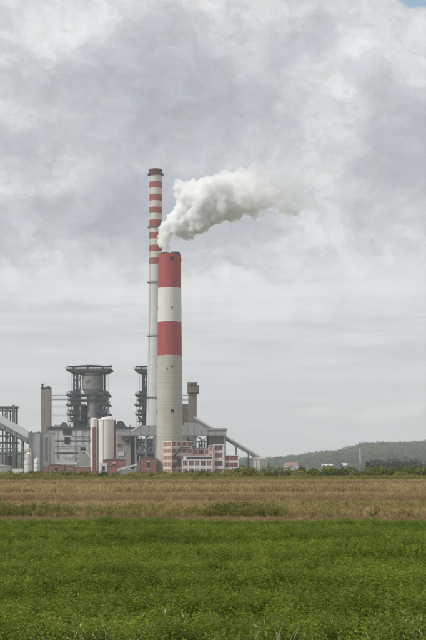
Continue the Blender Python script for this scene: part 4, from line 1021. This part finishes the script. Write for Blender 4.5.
P_weedfar = proto('undergrowth_weed', [weed_tuft(105 + s, 1.3, .7, 16, .34) for s in range(4)], VM['shrub_y'])
def scatter(name, label, cat, coll, poly, density, smin, smax, seed, patch=0.0, pscale=.1, tilt=.12, zvar=0.0, emit=None, thr=0.0, stretch=(1, 1, 1)):
    """plants spread over a ground patch by geometry nodes: one mass nobody could count"""
    if emit is None:
        me = bpy.data.meshes.new(name); me.from_pydata([(x, y, .004) for x, y in poly], [], [tuple(range(len(poly)))])
        o = bpy.data.objects.new(name, me); COL.objects.link(o)
    else:
        o = bpy.data.objects.new(name, emit); COL.objects.link(o)
    tag(o, label, cat, None, 'stuff')
    ng = bpy.data.node_groups.new(name, 'GeometryNodeTree')
    ng.interface.new_socket('Geometry', in_out='INPUT', socket_type='NodeSocketGeometry'); ng.interface.new_socket('Geometry', in_out='OUTPUT', socket_type='NodeSocketGeometry')
    N = ng.nodes; L = ng.links
    gi = N.new('NodeGroupInput'); go = N.new('NodeGroupOutput')
    dp = N.new('GeometryNodeDistributePointsOnFaces'); dp.inputs['Density'].default_value = density; dp.inputs['Seed'].default_value = seed
    L.new(gi.outputs[0], dp.inputs['Mesh'])
    ci = N.new('GeometryNodeCollectionInfo'); ci.inputs['Collection'].default_value = coll; ci.inputs['Separate Children'].default_value = True; ci.inputs['Reset Children'].default_value = True
    ip = N.new('GeometryNodeInstanceOnPoints'); ip.inputs['Pick Instance'].default_value = True
    rr = N.new('FunctionNodeRandomValue'); rr.data_type = 'FLOAT_VECTOR'; rr.inputs[0].default_value = (-tilt, -tilt, 0); rr.inputs[1].default_value = (tilt, tilt, 6.283)
    rs = N.new('FunctionNodeRandomValue'); rs.data_type = 'FLOAT'; rs.inputs[2].default_value = smin; rs.inputs[3].default_value = smax
    ri = N.new('FunctionNodeRandomValue'); ri.data_type = 'INT'; ri.inputs[4].default_value = 0; ri.inputs[5].default_value = 50
    for q, s_ in ((rr, 1), (rs, 2), (ri, 3)): q.inputs['Seed'].default_value = seed * 10 + s_
    L.new(dp.outputs['Points'], ip.inputs['Points']); L.new(ci.outputs[0], ip.inputs['Instance']); L.new(rr.outputs[0], ip.inputs['Rotation'])
    L.new([s_ for s_ in ri.outputs if s_.enabled][0], ip.inputs['Instance Index'])
    sc = [s_ for s_ in rs.outputs if s_.enabled][0]
    if patch:
        pos = N.new('GeometryNodeInputPosition'); vm = N.new('ShaderNodeVectorMath'); vm.operation = 'MULTIPLY'; vm.inputs[1].default_value = stretch; L.new(pos.outputs[0], vm.inputs[0])
        nt = N.new('ShaderNodeTexNoise'); nt.inputs['Scale'].default_value = pscale; nt.inputs['Detail'].default_value = 3; L.new(vm.outputs[0], nt.inputs['Vector'])
        mr = N.new('ShaderNodeMapRange'); mr.inputs[1].default_value = .3; mr.inputs[2].default_value = .7; mr.inputs[3].default_value = 1 - patch; mr.inputs[4].default_value = 1 + patch * .6
        L.new(nt.outputs[0], mr.inputs[0]); mu = N.new('ShaderNodeMath'); mu.operation = 'MULTIPLY'; L.new(sc, mu.inputs[0]); L.new(mr.outputs[0], mu.inputs[1]); sc = mu.outputs[0]
        if thr:
            gt = N.new('ShaderNodeMath'); gt.operation = 'GREATER_THAN'; L.new(nt.outputs[0], gt.inputs[0]); gt.inputs[1].default_value = thr; L.new(gt.outputs[0], ip.inputs['Selection'])
    L.new(sc, ip.inputs['Scale']); L.new(ip.outputs[0], go.inputs[0])
    md = o.modifiers.new('scatter', 'NODES'); md.node_group = ng
    return o
def strip(y0, y1, extra=1.25, pad=3):
    h = lambda y: y * CX / FPX * extra + pad
    return [(-h(y0), y0), (h(y0), y0), (h(y1), y1), (-h(y1), y1)]
scatter('clover_crop', 'dense low bright green crop covering the near field', 'crop', P_crop, strip(9.5, 42.3), 42, .72, 1.2, 1, .5, .5, .2, stretch=(.25, 1.0, 1))
scatter('pale_grass', 'sparse pale grass blades poking out of the near edge of the crop', 'grass', P_blade, strip(10.8, 12.9), 26, .6, 1.1, 2, .5, 1.2, .3)
scatter('crop_grass', 'odd pale grass blades standing in the green crop', 'grass', P_blade, strip(12.9, 40), .6, .7, 1.0, 3, 0, 1, .3)
scatter('track_stubble', 'thin dry stubble along the far edge of the green crop', 'stubble', P_brown, strip(42.8, 54), 7, .25, .55, 4, .4, .5, .3)
scatter('verge_straw', 'yellow dry grass on the verge behind the green crop', 'grass', P_straw, strip(54.5, 78.5), 9, .45, .85, 5, .35, .15, .25, stretch=(.3, 1, 1))
scatter('verge_weeds', 'scattered yellow-green weeds in the dry verge', 'weeds', P_green, strip(54, 76), 3.2, .35, .7, 6, .5, .12, .2, thr=.5, stretch=(.35, 1, 1))
def patch(px0, px1, Y0, Y1, seed=1):
    """ragged lens-shaped patch outline"""
    r = random.Random(seed); c, d = (X(px0, Y0) + X(px1, Y0)) / 2, (Y0 + Y1) / 2; n = 28; o = []
    for k in range(n):
        a = 2 * math.pi * k / n; q = r.uniform(.72, 1.12); e = .6
        o.append((c + (X(px1, Y0) - X(px0, Y0)) / 2 * q * math.copysign(abs(math.cos(a)) ** e, math.cos(a)), d + (Y1 - Y0) / 2 * q * math.copysign(abs(math.sin(a)) ** e, math.sin(a))))
    return o
scatter('weed_patch', 'tall dark green weed patch in the dry verge below the offices', 'weeds', P_weed, patch(205, 291, 53.8, 61, 4), 13, .5, 1.0, 7, .45, .5, .25)
scatter('weed_patch', 'long green weed patch in the dry verge below the coal conveyor', 'weeds', P_weed, patch(-50, 66, 53.8, 61, 9), 7, .4, .9, 8, .55, .5, .25)
scatter('brown_stubble', 'brown cut stubble in the middle of the field', 'stubble', P_brown, strip(81, 92), 9, .95, 1.35, 9, .3, .1, .3, stretch=(.25, 1.3, 1))
scatter('stubble_straw', 'narrow straw-coloured stubble band behind the brown one', 'stubble', P_straw, strip(95, 109), 8, .6, .95, 15, .4, .1, .3, stretch=(.25, 1.3, 1))
scatter('tan_grass', 'band of tan dry grass across the far field', 'grass', P_strawfar, strip(121, 150), 2.8, .9, 1.2, 11, .35, .05, .3, stretch=(.2, 1, 1))
scatter('rosy_stubble', 'pinkish-brown stubble band behind the tan dry grass', 'stubble', P_brownfar, strip(158, 196), 2.6, 1.2, 1.8, 12, .4, .05, .3, stretch=(.15, 1.2, 1))
scatter('far_straw', 'thin far band of pale straw before the olive grass', 'grass', P_strawfar, strip(205, 246), 2.2, .9, 1.3, 16, .4, .05, .3, stretch=(.15, 1.2, 1))
scatter('olive_grass', 'band of olive-green grass before the shrub row', 'grass', P_olive, strip(268, 304), 2.8, 1.15, 1.6, 13, .3, .05, .2, stretch=(.3, 1, 1))

# shrub row: individual shrubs of a few builds
def crown_mesh(seed, w, h, n, leaf, base=.12, lumps=6, flat=.8):
    r = random.Random(seed); v = []; f = []
    C = [(Vector((r.gauss(0, w * .26), r.gauss(0, w * .22), h * r.uniform(.30, .80))), r.uniform(.20, .38) * w) for _ in range(lumps)]
    C.append((Vector((0, 0, h * .45)), w * .36))
    for i in range(n):
        c, q = r.choice(C); d = rv(r).normalized(); p = c + Vector((d.x, d.y, d.z * flat)) * q * r.uniform(.62, 1.06)
        if p.z < h * base * .4: p.z = h * base * r.uniform(.4, 1)
        quad_leaf(v, f, p, d + rv(r) * .55, rv(r) + Vector((0, 0, .3)), leaf * r.uniform(.6, 1.4), leaf * r.uniform(.4, .9))
    return v, f
def trunk_mesh(seed, h, r0, limbs, spread):
    r = random.Random(seed); mb = MB()
    def limb(p, q, ra, rb):
        n = 6; a = (q - p).normalized(); u = a.orthogonal().normalized(); w = a.cross(u)
        vs = [p + (u * math.cos(k * 6.283 / n) + w * math.sin(k * 6.283 / n)) * ra for k in range(n)] + [q + (u * math.cos(k * 6.283 / n) + w * math.sin(k * 6.283 / n)) * rb for k in range(n)]
        mb.add(vs, [(k, (k + 1) % n, n + (k + 1) % n, n + k) for k in range(n)])
    top = Vector((r.gauss(0, .05 * h), 0, h * .5)); limb(Vector((0, 0, -.2)), top, r0, r0 * .6)
    for k in range(limbs):
        a = 6.283 * k / limbs + r.random(); s = Vector((0, 0, 0)).lerp(top, r.uniform(.4, 1)); limb(s, s + Vector((math.cos(a) * spread, math.sin(a) * spread, h * r.uniform(.2, .45))), r0 * .45, r0 * .12)
    return mb.v, mb.f
def plant(name, label, cat, loc, rz, sc, crown_me, trunk_me, group=None):
    th = thing(name, label, cat, loc, rz, group); th.scale = (sc, sc, sc)
    for nm, me in (('crown', crown_me), ('trunk', trunk_me)):
        o = bpy.data.objects.new(nm, me); COL.objects.link(o); o.parent = th
    return th
sh = []
for i in range(7):
    w, h = [(3.4, 2.6), (4.2, 3.0), (2.8, 3.3), (3.8, 2.3), (5, 2.8), (2.4, 2.4), (3.2, 2.9)][i]
    sh.append((leafmesh('crown', *crown_mesh(200 + i, w, h, 950, .30, lumps=8), VM['shrub' if i % 3 else 'shrub_y']), leafmesh('trunk', *trunk_mesh(220 + i, h, .09, 6, .8), VM['bark'])))
r = random.Random(31)
xw = 318 * CX / FPX + 12
x = -xw
while x < xw:
    k = r.randrange(7); Y = r.uniform(304, 336)
    px = CX + x / Y * FPX
    s_ = r.uniform(.75, 1.3) * (1.12 if px > 225 else .80)
    plant('hedge_shrub', 'leafy green shrub in the uneven row between the field and the power plant', 'shrub', (x, Y, 0), r.uniform(0, 6.28), s_, sh[k][0], sh[k][1], 'shrubs along the far field edge')
    x += r.uniform(.45, 1.5)
scatter('hedge_undergrowth', 'low yellowish weeds filling the gaps under the shrub row', 'undergrowth', P_weedfar, strip(304, 340), 1.5, .7, 1.3, 14, .4, .05, .2)

t1 = (leafmesh('crown', *crown_mesh(301, 24, 9.5, 6500, 1.0, lumps=16, flat=.55), VM['dark_tree']), leafmesh('trunk', *trunk_mesh(302, 9, .5, 7, 4), VM['bark']))
plant('round_tree', 'dark broad round tree rising above the shrub row, apart from the plant', 'tree', (X(398, 1020), 1020, 0), 0, 1.3, *t1)
t2 = (leafmesh('crown', *crown_mesh(303, 9, 13, 1400, .8, lumps=9), VM['tree']), leafmesh('trunk', *trunk_mesh(304, 12, .4, 6, 2), VM['bark']))
plant('slim_tree', 'lone upright tree just beyond the squat white tank', 'tree', (X(266.5, 1500), 1500, 0), 0, 1.35, *t2)
P_wood = proto('wood_tree', [crown_mesh(400 + s, 11, 11, 150, 2.5, lumps=6) for s in range(5)], VM['tree'])
scatter('hill_wood', 'dense wood covering the distant hill and ridge', 'forest', P_wood, None, .0105 / HS ** 2, .6 * HS, 1.6 * HS, 21, .45, .008, .05, emit=hill_part(2090, 3500))
P_low = proto('low_tree', [crown_mesh(420 + s, 9, 8, 120, 2.0, lumps=5) for s in range(4)], VM['tree'])
scatter('valley_trees', 'scattered trees on the slope round the distant houses', 'forest', P_low, None, .0022 / HS ** 2, .5 * HS, .9 * HS, 22, .5, .008, .05, emit=hill_part(1850, 2090))

# ------------------------------------------------------------------ smoke
def smoke():
    cx, Y = STK; k = Y / FPX
    top = Z(252.6, Y); sxp = CX + (cx - 4.55) / k
    S = [(163.8, 251.6, 5.0), (163.8, 248.5, 6.0), (164, 244, 7.4), (165.0, 238.5, 9), (166.5, 233, 9), (170, 227, 11), (177, 228, 11), (176, 220, 12), (186, 230, 11), (184, 217, 14), (189, 206, 17), (196, 226, 12),
         (199, 217, 17), (204, 203, 20), (184, 195, 12), (193, 191, 13), (207, 192, 16), (215, 210, 17), (218, 194, 20), (230, 203, 19), (231, 187, 19), (244, 200, 19), (243, 182, 17), (256, 202, 17), (258, 188, 19), (255, 175, 14),
         (270, 198, 17), (272, 184, 17), (268, 172, 12), (283, 203, 16), (285, 188, 16), (284, 175, 12), (295, 207, 12), (298, 194, 14), (299, 180, 12), (308, 198, 9), (311, 184, 10), (316, 175, 9), (320, 184, 8), (314, 206, 8), (322, 170, 6), (181, 187, 9)]
    r = random.Random(5); bm = bmesh.new()
    for px, py, q in S:
        bmesh.ops.create_icosphere(bm, subdivisions=2, radius=q * k, matrix=Matrix.Translation((X(px, Y), Y + r.uniform(-.35, .35) * q * k * (1 if q > 6 else 0), Z(py, Y))) @ Matrix.Diagonal((1, 1.1, 1, 1)))
    me = bpy.data.meshes.new('smoke_plume'); bm.to_mesh(me); bm.free()
    o = bpy.data.objects.new('smoke_plume', me); COL.objects.link(o)
    tag(o, 'billowing white smoke plume drifting away from the thick banded stack', 'smoke', None, 'stuff')
    md = o.modifiers.new('fuse', 'REMESH'); md.mode = 'VOXEL'; md.voxel_size = .8; md.use_smooth_shade = True
    sm = o.modifiers.new('soften', 'SMOOTH'); sm.factor = .5; sm.iterations = 4
    # billows: fade them in away from the flue
    vg_nodes = None
    for nm, ty, sc, st in (('billow_big', 'VORONOI', 12, -7.0), ('billow_mid', 'VORONOI', 5.5, -4.4), ('billow_small', 'VORONOI', 2.6, -2.2)):
        tx = bpy.data.textures.new(nm, ty); tx.noise_scale = sc
        dm = o.modifiers.new(nm, 'DISPLACE'); dm.texture = tx; dm.strength = st; dm.mid_level = .42 if ty == 'VORONOI' else .5; dm.texture_coords = 'GLOBAL'
    md = o.modifiers.new('fuse_again', 'REMESH'); md.mode = 'VOXEL'; md.voxel_size = .75; md.use_smooth_shade = True
    m, t, out = new_mat('steam')
    g = t.node('ShaderNodeNewGeometry'); p = g.outputs['Position']
    sp = t.node('ShaderNodeSeparateXYZ'); t.put(sp.inputs[0], p)
    along = t.sstep(sp.outputs[0], X(168, Y), X(316, Y), 0, 1)
    n = t.noise(p, .085, 5, .66)
    thr = t.m('ADD', .28, t.m('MULTIPLY', along, .145))
    dens = t.sstep(n, thr, t.m('ADD', thr, t.m('ADD', .10, t.m('MULTIPLY', along, .12))))
    hi = t.sstep(sp.outputs[2], Z(198, Y), Z(170, Y), 1.0, .36)
    amp = t.m('MULTIPLY', t.m('ADD', .50, t.m('MULTIPLY', along, -.42)), hi)
    dens = t.m('MULTIPLY', dens, amp)
    pv = t.node('ShaderNodeVolumePrincipled'); pv.inputs['Color'].default_value = (.995, .995, .996, 1); pv.inputs['Anisotropy'].default_value = 0
    t.put(pv.inputs['Density'], dens)
    t.l.new(pv.outputs[0], out.inputs['Volume'])
    # faint veil on the outer skin of the plume
    tr = t.node('ShaderNodeBsdfTransparent'); df = t.node('ShaderNodeBsdfTranslucent'); df.inputs[0].default_value = (.8, .8, .8, 1)
    mx = t.node('ShaderNodeMixShader'); mx.inputs[0].default_value = .004
    t.l.new(tr.outputs[0], mx.inputs[1]); t.l.new(df.outputs[0], mx.inputs[2]); t.l.new(mx.outputs[0], out.inputs['Surface'])
    m.cycles.volume_step_rate = .25
    o.data.materials.append(m)
smoke()

# ------------------------------------------------------------------ haze
def haze():
    mb = MB(); mb.box(-3600, 3600, -300, 6300, -1.5, 285)
    o = mb.build('haze', None) if False else None
    me = bpy.data.meshes.new('haze'); me.from_pydata(mb.v, [], mb.f)
    o = bpy.data.objects.new('haze', me); COL.objects.link(o); tag(o, 'thin pale summer haze over the fields and the hill', 'haze', None, 'stuff')
    m, t, out = new_mat('haze_air')
    pv = t.node('ShaderNodeVolumePrincipled'); pv.inputs['Color'].default_value = (.90, .95, 1, 1); pv.inputs['Density'].default_value = .00012; pv.inputs['Anisotropy'].default_value = .2
    t.l.new(pv.outputs[0], out.inputs['Volume']); me.materials.append(m)
haze()
